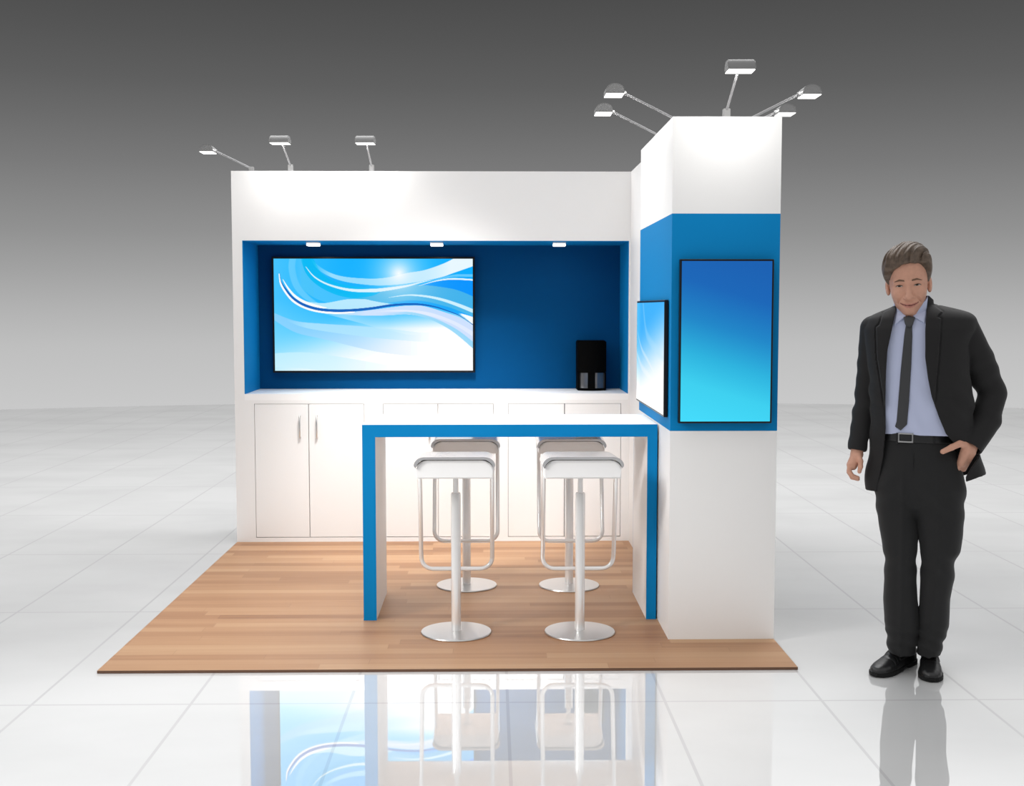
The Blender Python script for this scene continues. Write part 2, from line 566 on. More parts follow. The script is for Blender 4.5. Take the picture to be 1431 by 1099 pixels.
class Picture:
    def __init__(self, nu, nv, asp):
        self.nu, self.nv, self.asp = nu, nv, asp
        u, v = np.meshgrid((np.arange(nu)+0.5)/nu, (np.arange(nv)+0.5)/nv)
        self.u, self.v = u, v
        self.c = np.zeros((nv, nu, 3))
        self.aa = 0.6/nv
    def blend(self, col, a):
        a = np.clip(a, 0, 1)[..., None]
        self.c = self.c*(1-a)+np.array(col, float)*a
    def curve(self, pts):
        c = smooth_curve(pts)
        o = np.argsort(c[:, 0])
        return np.interp(self.u, c[o, 0], c[o, 1])
    def fill(self, up, lo, col, a, u0=-1, u1=2, f0=0.02, f1=0.02):
        A = self.curve(up); B = self.curve(lo)
        m = np.clip((self.v-A)/self.aa+0.5, 0, 1)*np.clip((B-self.v)/self.aa+0.5, 0, 1)
        e = np.clip((self.u-u0)/f0, 0, 1)*np.clip((u1-self.u)/f1, 0, 1)
        self.blend(col, m*e*a)
    def stroke(self, pts, w, col, a=1.0, soft=1.0):
        c = smooth_curve(pts, 300)
        ww = np.interp(np.linspace(0, 1, 300), np.linspace(0, 1, len(w)), w)
        best = np.full(self.u.shape, -9.0)
        for (x, y), r in zip(c, ww):
            d = np.hypot((self.u-x)*self.asp, self.v-y)
            best = np.maximum(best, r-d)
        self.blend(col, np.clip(best/(self.aa*soft)+0.5, 0, 1)*a)
    def glow(self, x, y, r, col, a, p=2.0):
        d = np.hypot((self.u-x)*self.asp, self.v-y)/r
        self.blend(col, a*np.exp(-d**p))
    def mesh(self, name, P, parent):
        """P(u, v) gives the corner; u right, v down"""
        nu, nv = self.nu, self.nv
        U, V = np.meshgrid(np.arange(nu+1)/nu, np.arange(nv+1)/nv)
        p00, p10, p01 = (np.array(P(*q)) for q in ((0, 0), (1, 0), (0, 1)))
        co = p00+U[..., None]*(p10-p00)+V[..., None]*(p01-p00)
        idx = np.arange((nu+1)*(nv+1)).reshape(nv+1, nu+1)
        q = np.stack([idx[:-1, :-1], idx[1:, :-1], idx[1:, 1:], idx[:-1, 1:]], -1).reshape(-1, 4)
        me = bpy.data.meshes.new(name)
        me.from_pydata(co.reshape(-1, 3).tolist(), [], q.tolist())
        ca = me.color_attributes.new('picture', 'FLOAT_COLOR', 'CORNER')
        s = np.clip(self.c, 0, 255)/255
        l = np.where(s <= 0.04045, s/12.92, ((s+0.055)/1.055)**2.4).reshape(-1, 3)
        rgba = np.ones((len(l), 4, 4), np.float32)
        rgba[:, :, :3] = l[:, None, :]
        ca.data.foreach_set('color', rgba.ravel())
        me.materials.append(M['picture'])
        o = bpy.data.objects.new(name, me)
        COL.objects.link(o)
        o.parent = parent
        return o

def A(cx, cy):           # left half of the picture, in its own drawing units
    return ((cx-68)/1716, (cy-68)/962)
def B(cx, cy):           # right half
    return ((848+cx)/1716, (cy-68)/962)

def wave_picture():
    p = Picture(400, 225, 1.784)
    u, v = p.u, p.v
    # ground: azure at the top running out to white at the lower right
    top = np.array([0, 172, 255.]); left = np.array([70, 196, 252.]); pale = np.array([150, 228, 253.]); white = np.array([255, 255, 255.])
    s = np.clip(u*2.2, 0, 1)[..., None]
    c = left*(1-s)+top*s
    k = np.clip((v-0.35)/0.65, 0, 1)[..., None]
    c = c*(1-k)+pale*k
    k = np.clip((v*1.15+u*0.95-0.78)/0.75, 0, 1)
    k = (k*k*(3-2*k)*np.clip((v-0.42)/0.2, 0, 1))[..., None]
    p.c = c*(1-k)+white*k
    # wide soft arcs, upper left
    p.stroke([A(240, 40), A(225, 150), A(260, 290), A(340, 390), A(450, 460)], [0.03, 0.03, 0.03, 0.025, 0.005], (110, 208, 255), 0.75, 3)
    p.fill([A(60, 0), A(300, 60), A(400, 230), A(560, 335), A(720, 385), A(916, 400), B(200, 380)],
           [A(60, 60), A(230, 200), A(330, 340), A(480, 430), A(700, 460), A(916, 460), B(200, 440)], (84, 200, 250), 0.7, 0.09, 0.6, 0.05, 0.1)
    p.fill([A(300, 40), A(400, 60), A(480, 190), A(620, 275), A(800, 310), A(916, 320), B(200, 320)],
           [A(300, 68), A(350, 200), A(450, 300), A(600, 375), A(760, 410), A(916, 425), B(200, 430)], (0, 186, 245), 0.9, 0.13, 0.6, 0.02, 0.12)
    # lower-left veils
    p.fill([A(60, 530), A(250, 600), A(500, 625), A(916, 655), B(300, 720)], [A(60, 590), A(250, 700), A(500, 760), A(916, 860), B(300, 900)], (170, 214, 252), 0.55, -1, 0.75, 0.1, 0.35)
    p.fill([A(150, 585), A(300, 612), A(500, 628), A(916, 655), B(400, 700)], [A(150, 588), A(300, 650), A(500, 690), A(916, 745), B(400, 780)], (178, 232, 253), 0.7, 0.06, 0.8, 0.1, 0.3)
    p.fill([A(60, 880), A(300, 870), A(500, 890), A(916, 960), B(200, 1000)], [A(60, 1000), A(300, 1010), A(500, 1030), A(916, 1040), B(200, 1040)], (205, 243, 254), 0.7, -1, 0.6, 0.1, 0.3)
    # right: vivid blue patch and teal band above the main swoosh
    p.fill([B(250, 300), B(430, 285), B(560, 255), B(700, 240), B(880, 250)], [B(250, 400), B(430, 410), B(650, 430), B(760, 470), B(880, 540)], (0, 148, 252), 1.0, B(300, 0)[0], 2, 0.1, 0.02)
    p.fill([A(500, 445), A(700, 415), A(916, 385), B(100, 335), B(250, 300), B(430, 292), B(650, 318), B(760, 345), B(880, 395)],
           [A(500, 446), A(700, 470), A(916, 470), B(100, 450), B(250, 440), B(430, 440), B(650, 490), B(760, 520), B(880, 560)], (72, 182, 234), 0.9, A(640, 0)[0], 2, 0.15, 0.02)
    p.fill([B(-100, 455), B(150, 440), B(300, 425), B(450, 432), B(650, 480), B(760, 520), B(880, 562)],
           [B(-100, 480), B(150, 465), B(300, 455), B(450, 462), B(650, 515), B(760, 550), B(880, 570)], (14, 164, 250), 0.9, B(100, 0)[0], 2, 0.12, 0.02)
    # pale wedge over the main swoosh, left of centre
    p.fill([A(330, 430), A(420, 444), A(520, 446), A(700, 415), A(850, 415), A(916, 428), B(100, 446), B(210, 456)],
           [A(330, 440), A(420, 490), A(520, 505), A(700, 508), A(850, 500), A(916, 490), B(100, 472), B(210, 460)], (190, 236, 252), 0.95, A(330, 0)[0], B(210, 0)[0], 0.03, 0.05)
    # white below the main swoosh, with two bands under it
    p.fill([A(400, 510), A(560, 522), A(760, 520), A(916, 505), B(150, 485), B(300, 470), B(450, 475), B(650, 535), B(760, 575), B(880, 650)],
           [A(400, 520), A(560, 540), A(760, 552), A(916, 556), B(150, 552), B(300, 545), B(450, 570), B(650, 640), B(760, 710), B(880, 830)], (206, 224, 254), 0.95, A(430, 0)[0], 2, 0.25, 0.02)
    p.fill([B(60, 545), B(200, 530), B(330, 525), B(500, 565), B(650, 630), B(760, 695), B(880, 790)],
           [B(60, 552), B(200, 548), B(330, 545), B(500, 590), B(650, 665), B(760, 745), B(880, 850)], (150, 216, 250), 0.95, B(60, 0)[0], 2, 0.15, 0.02)
    p.fill([B(0, 522), B(150, 508), B(330, 508), B(500, 530), B(650, 580), B(760, 630), B(880, 700)],
           [B(0, 530), B(150, 522), B(330, 525), B(500, 560), B(650, 610), B(760, 665), B(880, 745)], (226, 236, 255), 0.95, B(0, 0)[0], 2, 0.1, 0.02)
    p.fill([A(360, 500), A(500, 520), A(700, 525), A(916, 508), B(200, 482)], [A(360, 508), A(500, 540), A(700, 590), A(916, 650), B(200, 720)], (240, 246, 255), 0.6, A(420, 0)[0], B(150, 0)[0], 0.15, 0.3)
    # glow and broad white ribbon across the top
    p.glow(*B(230, 195), 0.24, (255, 255, 255), 0.62, 1.6)
    p.glow(*B(230, 195), 0.07, (255, 255, 255), 0.9, 1.5)
    p.fill([A(380, 50), A(450, 125), A(560, 190), A(700, 225), A(916, 238), B(150, 225), B(300, 190), B(450, 165), B(600, 115), B(700, 68), B(880, -30)],
           [A(380, 70), A(450, 160), A(560, 225), A(700, 268), A(916, 295), B(150, 294), B(300, 280), B(450, 258), B(600, 225), B(700, 190), B(880, 128)], (255, 255, 255), 0.55, A(390, 0)[0], 2, 0.1, 0.02)
    p.fill([B(230, 205), B(300, 190), B(450, 165), B(600, 115), B(700, 68), B(880, -30)],
           [B(230, 285), B(300, 280), B(450, 258), B(600, 225), B(700, 190), B(880, 128)], (255, 255, 255), 0.8, B(250, 0)[0], 2, 0.25, 0.02)
    # thin white lines
    p.stroke([A(345, 138), A(420, 225), A(540, 290), A(720, 335), A(916, 340), B(150, 325), B(300, 300), B(420, 270), B(520, 250)], [0.002, 0.006, 0.008, 0.012, 0.016, 0.014, 0.009, 0.005, 0.001], (238, 250, 255), 0.9)
    p.stroke([B(400, 300), B(560, 256), B(700, 240), B(890, 250)], [0.001, 0.005, 0.008, 0.007], (240, 250, 255), 0.95)
    p.stroke([B(480, 262), B(600, 235), B(720, 212), B(890, 212)], [0.001, 0.006, 0.01, 0.012], (120, 208, 252), 0.8)
    p.stroke([B(140, 400), B(300, 380), B(450, 388), B(600, 418), B(750, 468), B(890, 525)], [0.001, 0.006, 0.009, 0.012, 0.015, 0.017], (214, 244, 255), 0.95)
    # small white wedge at the right edge
    p.fill([B(740, 532), B(800, 546), B(880, 570)], [B(740, 536), B(800, 572), B(880, 640)], (250, 253, 255), 1.0, B(740, 0)[0], 2, 0.02, 0.02)
    # main swoosh: white rims, then the deep blue core
    main = [A(118, 180), A(132, 265), A(180, 345), A(240, 412), A(330, 465), A(450, 500), A(600, 513), A(760, 508), A(916, 492), B(150, 468), B(300, 457), B(420, 460), B(540, 480), B(650, 515), B(760, 560), B(890, 650)]
    p.stroke([(x-0.002, y+0.018) for x, y in main[:8]], [0.003, 0.009, 0.012, 0.013, 0.012, 0.011, 0.012, 0.006], (255, 255, 255), 1.0)
    p.stroke([(x+0.008, y-0.02) for x, y in main[1:6]]+[A(520, 488)], [0.002, 0.008, 0.011, 0.013, 0.010, 0.002], (255, 255, 255), 1.0)
    p.stroke(main, [0.0005, 0.003, 0.008, 0.010, 0.012, 0.012, 0.012, 0.012, 0.011, 0.010, 0.009, 0.008, 0.006, 0.005, 0.004, 0.004], (16, 98, 190), 1.0)
    p.c = np.where(p.c > 251, 255, p.c)
    return p

def tv(name, label, loc, w, h, thick, bez, axis, pic):
    """axis 'y': faces -y; axis 'x': faces -x.  loc = centre of the back"""
    t = thing(name, label, 'television', loc)
    bm = N()
    if axis == 'y':
        bx(bm, (-w/2, -thick, -h/2), (w/2, 0, h/2), 0.002, 1)
        e = 0.0006
        P = lambda u, v: (-w/2+bez+u*(w-2*bez), -thick-e, h/2-bez-v*(h-2*bez))
    else:
        bx(bm, (-thick, -w/2, -h/2), (0, w/2, h/2), 0.002, 1)
        e = 0.0006
        P = lambda u, v: (-thick-e, w/2-bez-u*(w-2*bez), h/2-bez-v*(h-2*bez))
    obj('frame', bm, M['black'], t)
    pic.mesh('screen', P, t)
    bm = N()
    if axis == 'y':
        bx(bm, (-w/4, 0, -h/4), (w/4, 0.012, h/4))
    else:
        bx(bm, (0, -w/4, -h/4), (0.003, w/4, h/4))
    obj('wall_mount', bm, M['black'], t)
    return t

tv('television', 'big wide screen with a blue and white wave picture, in the niche', (0.8695, NB-0.018, 1.4965), 1.397, 0.80, 0.042, 0.014, 'y', wave_picture())

pg = Picture(60, 100, 0.56)
t_ = np.clip(pg.v*0.93+(1-pg.u)*0.16-0.05, 0, 1)[..., None]
ks = np.array([0, .2, .42, .62, .8, 1.0])
cs = np.array([(22, 96, 178), (22, 102, 184), (28, 134, 200), (42, 178, 222), (60, 208, 240), (66, 218, 250)], float)
pg.c = np.stack([np.interp(t_[..., 0], ks, cs[:, i]) for i in range(3)], -1)
tv('portrait_screen', 'upright screen glowing plain blue to cyan, on the column front', (2.7505, TY-0.012, 1.3905), 0.428, 0.747, 0.03, 0.0085, 'y', pg)

ps = Picture(220, 120, 1.9)
k = np.clip((ps.v*1.15+ps.u*0.42-0.32)/0.85, 0, 1)
k = (k*k*(3-2*k))[..., None]
ps.c = np.array([64, 178, 250.])*(1-k)+np.array([255, 255, 255.])*k
ps.c[:, :, 0] += (np.clip(0.18-ps.u, 0, 1)*160)
ps.c[:, :, 1] += (np.clip(0.18-ps.u, 0, 1)*110)
ps.stroke([(0.02, 0.30), (0.2, 0.46), (0.45, 0.56), (0.7, 0.66)], [0.004, 0.02, 0.02, 0.004], (255, 255, 255), 0.35, 4)
ps.stroke([(0.0, 0.52), (0.2, 0.64), (0.45, 0.70), (0.7, 0.74)], [0.01, 0.03, 0.03, 0.004], (255, 255, 255), 0.35, 5)
ps.stroke([(0.25, 0.0), (0.4, 0.3), (0.8, 0.45), (1.0, 0.5)], [0.03, 0.04, 0.04, 0.02], (190, 230, 255), 0.3, 8)
tv('landscape_screen', 'wide screen with a pale blue to white picture, on the column side', (TX-0.003, 1.026, 1.308), 1.04, 0.546, 0.018, 0.010, 'x', ps)

# ------------------------------------------------------------------ speaker on the worktop
sp = thing('speaker', 'black upright speaker with curved front, alone on the worktop', 'speaker', (2.368, 3.08, NZ0))
def dshape(w, dep, bulge, n=14, r=0.012):
    o = [(-w, dep), (-w, -0.0)]
    for k in range(1, n):
        x = -w+2*w*k/n
        o.append((x, -bulge*(1-(x/w)**2)))
    o += [(w, 0.0), (w, dep)]
    return o
bm = N()
prism(bm, dshape(0.098, 0.17, 0.035), 2, 0.122, 0.34, 0.006)
obj('cabinet', bm, M['blackm'], sp, 35)
bm = N()
prism(bm, dshape(0.098, 0.17, 0.035), 2, 0.0, 0.016, 0.003)
prism(bm, [(-0.03, 0.17), (-0.03, -0.028), (0.02, -0.03), (0.02, 0.17)], 2, 0.014, 0.124)
prism(bm, [(-0.097, 0.17), (-0.097, 0.0), (-0.084, -0.008), (-0.084, 0.17)], 2, 0.014, 0.124)
prism(bm, [(0.088, 0.17), (0.088, -0.006), (0.097, 0.0), (0.097, 0.17)], 2, 0.014, 0.124)
obj('stand', bm, M['blackm'], sp, 35)
for a, b in ((-0.084, -0.03), (0.02, 0.088)):
    bm = N()
    n = 8
    o_ = [(a, 0.05)]
    for k in range(n+1):
        x = a+(b-a)*k/n
        o_.append((x, 0.012-0.034*(1-(x/0.098)**2)))
    o_.append((b, 0.05))
    prism(bm, o_, 2, 0.014, 0.124)
    g = obj('glass_panel', bm, mat('smoked_glass', (0.16, 0.16, 0.17), 0.12, 0.7), sp, 50)

# ------------------------------------------------------------------ lamps
def arm_lamp(label, foot, head, power, group, fs=1.0):
    """foot: on the wall top; head: centre of the lamp head"""
    F, Hd = Vector(foot), Vector(head)
    t = thing('arm_lamp', label, 'lamp', foot, group)
    d = (Hd-F)
    flat = Vector((d.x, d.y, 0)).normalized()
    side = Vector((-flat.y, flat.x, 0))
    loc = d                      # relative to foot
    bm = N()
    bx(bm, (-0.016, -0.016, 0), (0.016, 0.016, 0.05), 0.003, 1)
    obj('bracket', bm, M['lampgrey'], t)
    bm = N()
    end = loc-flat*0.045+Vector((0, 0, 0.006))
    tube(bm, [(0, 0, 0.04), tuple(end*0.98), tuple(end)], 0.0058, 10)
    obj('arm', bm, M['arm'], t, 60)
    bm = N()
    tube(bm, [tuple(end-flat*0.014-Vector((0, 0, 0.005))), tuple(end+flat*0.014)], 0.0105, 12)
    obj('joint', bm, M['lampgrey'], t, 60)
    # housing: D-shaped profile in the arm plane, extruded sideways
    L, hw, hh = 0.045, 0.060, 0.042
    prof = [(-L, -0.006)]
    for k in range(13):
        a = PI-PI*k/12
        prof.append((L*math.cos(a), 0.002+hh*math.sin(a)**0.8*0.92))
    prof.append((L, -0.006))
    bm = N()
    def pt(p, s):
        return bm.verts.new(loc+flat*p[0]+side*s+Vector((0, 0, p[1])))
    a_ = [pt(p, -hw) for p in prof]
    b_ = [pt(p, hw) for p in prof]
    fs_ = [bm.faces.new(a_), bm.faces.new(b_[::-1])]
    for i in range(len(prof)):
        j = (i+1) % len(prof)
        fs_.append(bm.faces.new((a_[i], b_[i], b_[j], a_[j])))
    bmesh.ops.bevel(bm, geom=[e for e in {e for f in fs_[:2] for e in f.edges}], offset=0.005, segments=2, affect='EDGES')
    obj('lamp_head', bm, M['lampgrey'], t, 40)
    bm = N()
    vs = [bm.verts.new(loc+flat*x+side*s+Vector((0, 0, z))) for z in (-0.0075, -0.0105) for x, s in ((-L+.002, -hw+.003), (L-.002, -hw+.003), (L-.002, hw-.003), (-L+.002, hw-.003))]
    for q in ((0, 1, 2, 3), (7, 6, 5, 4), (0, 4, 5, 1), (1, 5, 6, 2), (2, 6, 7, 3), (3, 7, 4, 0)):
        bm.faces.new([vs[i] for i in q])
    o = obj('light_face', bm, M['face'], t)
    o['label'] = 'glowing white lamp face'
    ld = bpy.data.lights.new('lamp_light', 'AREA')
    ld.shape = 'RECTANGLE'; ld.size = 0.085; ld.size_y = 0.11
    ld.energy = power
    ld.color = (1, 0.985, 0.96)
    lo = bpy.data.objects.new('lamp_light', ld)
    COL.objects.link(lo)
    lo.parent = t
    lo.location = loc+Vector((0, 0, -0.014))
    aim = Vector((-flat.x*0.55, -flat.y*0.55, -1))
    lo.rotation_euler = aim.to_track_quat('-Z', 'Y').to_euler()
    return t
LW = 2.4
gw = 'arm lamps on the back wall'
arm_lamp('thin-armed lamp reaching out past the left end of the back wall', (0.09, 3.0, HT), (-0.195, 3.0, 2.58), LW*0.3, gw)
arm_lamp('arm lamp on the back wall top, left of the two facing forward', (0.372, 2.87, HT), (0.358, 2.57, 2.582), LW, gw)
arm_lamp('arm lamp on the back wall top, right of the two facing forward', (0.90, 2.87, HT), (0.892, 2.57, 2.582), LW, gw)
gt = 'arm lamps on top of the column'
arm_lamp('arm lamp left of the column top, the higher one nearer the front', (2.60, 0.84, TH), (2.278, 0.84, 2.58), LW*.8, gt)
arm_lamp('arm lamp left of the column top, the lower one set further back', (2.60, 1.39, TH), (2.278, 1.39, 2.58), LW*.8, gt)
arm_lamp('arm lamp at the column front, highest of all the lamps', (2.765, 0.53, TH), (2.757, 0.20, 2.571), LW*1.1, gt)
arm_lamp('arm lamp right of the column top, the whole head clear of it', (2.91, 0.86, TH), (3.235, 0.86, 2.582), LW*.8, gt)
arm_lamp('arm lamp right of the column, its head half behind the top corner', (2.91, 1.40, TH), (3.25, 1.40, 2.582), LW*.8, gt)

def puck(x, label):
    t = thing('niche_light', label, 'light', (x, 2.90, NZ1-0.004), 'small lights under the niche ceiling')
    bm = N()
    bx(bm, (-0.042, -0.04, -0.010), (0.042, 0.04, 0), 0.002, 1)
    obj('housing', bm, M['top'], t)
    bm = N()
    bx(bm, (-0.041, -0.039, -0.026), (0.041, 0.039, -0.010), 0.004, 2)
    obj('diffuser', bm, M['face'], t)
    area('niche_lamp_light', (x, 2.90, NZ1-0.036), (x, 2.92, 0), 0.07, 0.07, 0.5, (1, .98, .95), t)
puck(0.5095, 'small white square niche light, the left one above the wave picture')
puck(1.3225, 'small white square niche light, above the right part of the wave picture')
puck(2.132, 'small white square niche light above the bare blue wall')

# ------------------------------------------------------------------ the man: surfaces meshed from distance fields
def smin(a, b, k):
    h = np.clip(0.5+0.5*(b-a)/k, 0, 1)
    return b*(1-h)+a*h-k*h*(1-h)

def smax(a, b, k):
    return -smin(-a, -b, k)

def cone(P, a, b, ra, rb):
    a = np.asarray(a, np.float32); b = np.asarray(b, np.float32)
    ab = b-a
    t = np.clip(((P-a)@ab)/max(float(ab@ab), 1e-9), 0, 1)
    return np.sqrt(((P-a-t[:, None]*ab)**2).sum(1))-(ra+(rb-ra)*t)

def chain(P, pts, rad, k=0.01):
    f = None
    for i in range(len(pts)-1):
        g = cone(P, pts[i], pts[i+1], rad[i], rad[i+1])
        f = g if f is None else smin(f, g, k)
    return f

def ell(P, c, r):
    q = (P-np.asarray(c, np.float32))/np.asarray(r, np.float32)
    n = np.sqrt((q**2).sum(1))
    return (n-1)*min(r)

def poly2(x, z, pts):
    """signed distance to a polygon in the (x, z) plane, negative inside"""
    d = np.full(x.shape, 1e9, np.float32)
    s = np.ones(x.shape, np.float32)
    n = len(pts)
    for i in range(n):
        ax, az = pts[i]; bx_, bz = pts[i-1]
        ex, ez = bx_-ax, bz-az
        wx, wz = x-ax, z-az
        t = np.clip((wx*ex+wz*ez)/max(ex*ex+ez*ez, 1e-12), 0, 1)
        d = np.minimum(d, (wx-ex*t)**2+(wz-ez*t)**2)
        c1 = z >= az; c2 = z < bz; c3 = ex*wz > ez*wx
        flip = (c1 & c2 & c3) | (~c1 & ~c2 & ~c3)
        s = np.where(flip, -s, s)
    return s*np.sqrt(d)

SEC = {}
SMOOTH_Z = 0.008
def sections(P, rows, n=2.4):
    """rows of (z, xl, xr, yc, half depth), a stack of rounded cross-sections"""
    key = tuple(rows)
    if key not in SEC:
        r = np.array(sorted(rows), float)
        zz = np.linspace(r[0, 0], r[-1, 0], 500)
        sg = max(1.0, SMOOTH_Z/((zz[1]-zz[0])))
        kx = np.arange(-int(3*sg), int(3*sg)+1)
        kw = np.exp(-0.5*(kx/sg)**2); kw /= kw.sum()
        cols = [zz]
        for c in range(1, 5):
            v = np.interp(zz, r[:, 0], r[:, c])
            pad = len(kx)//2
            e = np.concatenate([2*v[0]-v[pad:0:-1], v, 2*v[-1]-v[-2:-pad-2:-1]]) if pad < len(v)-2 else v
            cols.append(np.convolve(e, kw, 'valid') if pad < len(v)-2 else v)
        SEC[key] = np.stack(cols, 1).astype(np.float32)
    r = SEC[key]
    z = P[:, 2]
    xl = np.interp(z, r[:, 0], r[:, 1]); xr = np.interp(z, r[:, 0], r[:, 2])
    yc = np.interp(z, r[:, 0], r[:, 3]); dh = np.interp(z, r[:, 0], r[:, 4])
    w = np.maximum((xr-xl)/2, 1e-3)
    q = (np.abs((P[:, 0]-(xl+xr)/2)/w)**n+np.abs((P[:, 1]-yc)/dh)**n)**(1/n)
    f = (q-1)*np.minimum(w, dh)
    return np.maximum(f, np.maximum(r[0, 0]-z, z-r[-1, 0]))

def mesh_field(f, lo, hi, h, s=6):
    lo = np.array(lo, np.float32); hi = np.array(hi, np.float32)
    nb = np.ceil((hi-lo)/(h*s)).astype(int)+1
    n = nb*s
    c = [lo[i]+h*s*(np.arange(nb[i])+0.5)-h*0.5 for i in range(3)]
    G = np.stack(np.meshgrid(*c, indexing='ij'), -1).reshape(-1, 3).astype(np.float32)
    F = np.concatenate([f(G[i:i+400000]) for i in range(0, len(G), 400000)])
    act = np.abs(F) < h*s*1.15
    D_ = np.repeat(np.repeat(np.repeat(np.where(F < 0, -1, 1).astype(np.float32).reshape(nb), s, 0), s, 1), s, 2)
    ai = np.argwhere(act.reshape(nb))
    off = np.stack(np.meshgrid(*[np.arange(s)]*3, indexing='ij'), -1).reshape(-1, 3)
    step = max(1, 400000//len(off))
    for i in range(0, len(ai), step):
        ix = (ai[i:i+step, None, :]*s+off[None]).reshape(-1, 3)
        D_[ix[:, 0], ix[:, 1], ix[:, 2]] = f((lo+ix*h).astype(np.float32))
    inside = D_ < 0
    cnt = np.zeros(tuple(n-1), np.int8)
    cs = [(i, j, k) for i in (0, 1) for j in (0, 1) for k in (0, 1)]
    for i, j, k in cs:
        cnt += inside[i:n[0]-1+i, j:n[1]-1+j, k:n[2]-1+k]
    cells = np.argwhere((cnt > 0) & (cnt < 8))
    V = np.stack([D_[cells[:, 0]+i, cells[:, 1]+j, cells[:, 2]+k] for i, j, k in cs], 1)
    pos = np.zeros((len(cells), 3)); num = np.zeros(len(cells))
    for a in range(8):
        for b in range(a+1, 8):
            ca, cb = np.array(cs[a]), np.array(cs[b])
            if np.abs(ca-cb).sum() != 1:
                continue
            x = (V[:, a] < 0) != (V[:, b] < 0)
            t = np.where(x, V[:, a]/np.where(x, V[:, a]-V[:, b], 1), 0)
            pos += np.where(x[:, None], ca+t[:, None]*(cb-ca), 0)
            num += x
    co = lo+(cells+pos/num[:, None])*h
    idx = np.full(tuple(n-1), -1, np.int32)
    idx[cells[:, 0], cells[:, 1], cells[:, 2]] = np.arange(len(cells))
    quads = []
    for ax in range(3):
        sl0 = [slice(1, n[i]-1) for i in range(3)]; sl1 = [slice(1, n[i]-1) for i in range(3)]
        sl0[ax] = slice(0, n[ax]-1); sl1[ax] = slice(1, n[ax])
        A_, B_ = inside[tuple(sl0)], inside[tuple(sl1)]
        for flip, msk in ((False, A_ & ~B_), (True, ~A_ & B_)):
            e = np.argwhere(msk)
            if not len(e):
                continue
            for i in range(3):
                if i != ax:
                    e[:, i] += 1
            u, v = [(1, 2), (2, 0), (0, 1)][ax]
            q = []
            for du, dv in ((1, 1), (0, 1), (0, 0), (1, 0)):
                t = e.copy(); t[:, u] -= du; t[:, v] -= dv
                q.append(idx[t[:, 0], t[:, 1], t[:, 2]])
            q = np.stack(q, 1)
            quads.append(q[:, ::-1] if flip else q)
    q = np.concatenate(quads)
    q = q[(q >= 0).all(1)]
    return co, q

def field_obj(name, f, lo, hi, h, mats, parent, pick=None):
    co, q = mesh_field(f, lo, hi, h)
    me = bpy.data.meshes.new(name)
    me.from_pydata(co.tolist(), [], q.tolist())
    for m in mats:
        me.materials.append(m)
    me.polygons.foreach_set('use_smooth', np.ones(len(q), bool))
    if pick is not None:
        ctr = co[q].mean(1)
        me.polygons.foreach_set('material_index', pick(ctr).astype(np.int32))
    o = bpy.data.objects.new(name, me)
    COL.objects.link(o)
    if parent:
        o.parent = parent
    return o

MO = np.array([3.472, -0.070])
E2 = CAM[:2]-MO
E2 = E2/np.linalg.norm(E2)
E1 = np.array([-E2[1], E2[0]])
def L(px, py, d=0.0):
    """figure's own axes: x to its left-hand side, y = -d (d towards the viewer's side), z up from the floor"""
    r = FW+RT*(px-715.5)/FPX-UP*(py-549.5)/FPX
    o = MO+E2*d
    t = ((o-CAM[:2])@E2)/(r[:2]@E2)
    p = CAM+r*t
    return (float((p[:2]-MO)@E1), -d, float(p[2]-ZF))
def XZ(pts, d=0.11):
    return [(lambda q: (q[0], q[2]))(L(x, y, d)) for x, y in pts]
def rows(tab):
    out = []
    for y, xl, xr, dc, dh in tab:
        a, b = L(xl, y, dc), L(xr, y, dc)
        out.append(((a[2]+b[2])/2, a[0], b[0], -dc, dh))
    return out
def zof(py, d=0.0):
    return L(1272, py, d)[2]

person = thing('person', 'smiling man in a dark open suit, blue shirt and grey tie, one hand in pocket', 'person', (MO[0], MO[1], ZF))
person.rotation_euler = (0, 0, math.atan2(E1[1], E1[0]))
CLOTH = dict(
    skin=mat('skin', (0.56, 0.30, 0.212), 0.5, spec=0.3, noise=0.05, nscale=60),
    lips=mat('lips', (0.46, 0.19, 0.15), 0.45, spec=0.3),
    mouth=mat('mouth_line', (0.13, 0.05, 0.04), 0.6, spec=0.1),
    hair=mat('hair', (0.105, 0.075, 0.055), 0.55, spec=0.3, noise=0.35, nscale=55),
    grey=mat('grey_temples', (0.14, 0.112, 0.092), 0.6, spec=0.2, noise=0.2, nscale=90),
    brow=mat('eyebrow', (0.16, 0.095, 0.065), 0.7, spec=0.1),
    lash=mat('lash_line', (0.07, 0.04, 0.03), 0.7, spec=0.1),
    eye=mat('eye_white', (0.42, 0.38, 0.35), 0.2),
    iris=mat('iris', (0.02, 0.025, 0.02), 0.15),
    suit=mat('suit_wool', (0.0125, 0.012, 0.0125), 0.75, spec=0.25, sheen=0.06, bump=0.25, nscale=260),
    trouser=mat('trouser_wool', (0.0135, 0.0135, 0.014), 0.75, spec=0.25, sheen=0.06, bump=0.25, nscale=260),
    shirt=mat('shirt_cotton', (0.47, 0.51, 0.68), 0.75, spec=0.2, bump=0.15, nscale=300),
    tie=mat('tie_silk', (0.035, 0.036, 0.039), 0.5, spec=0.4, bump=0.3, nscale=400),
    leather=mat('black_leather', (0.009, 0.009, 0.0095), 0.36, spec=0.5, bump=0.12, nscale=120),
    sole=mat('shoe_sole', (0.006, 0.006, 0.006), 0.7, spec=0.2),
    buckle=mat('buckle_steel', (0.45, 0.45, 0.45), 0.3, 1.0),
)
f4 = np.float32
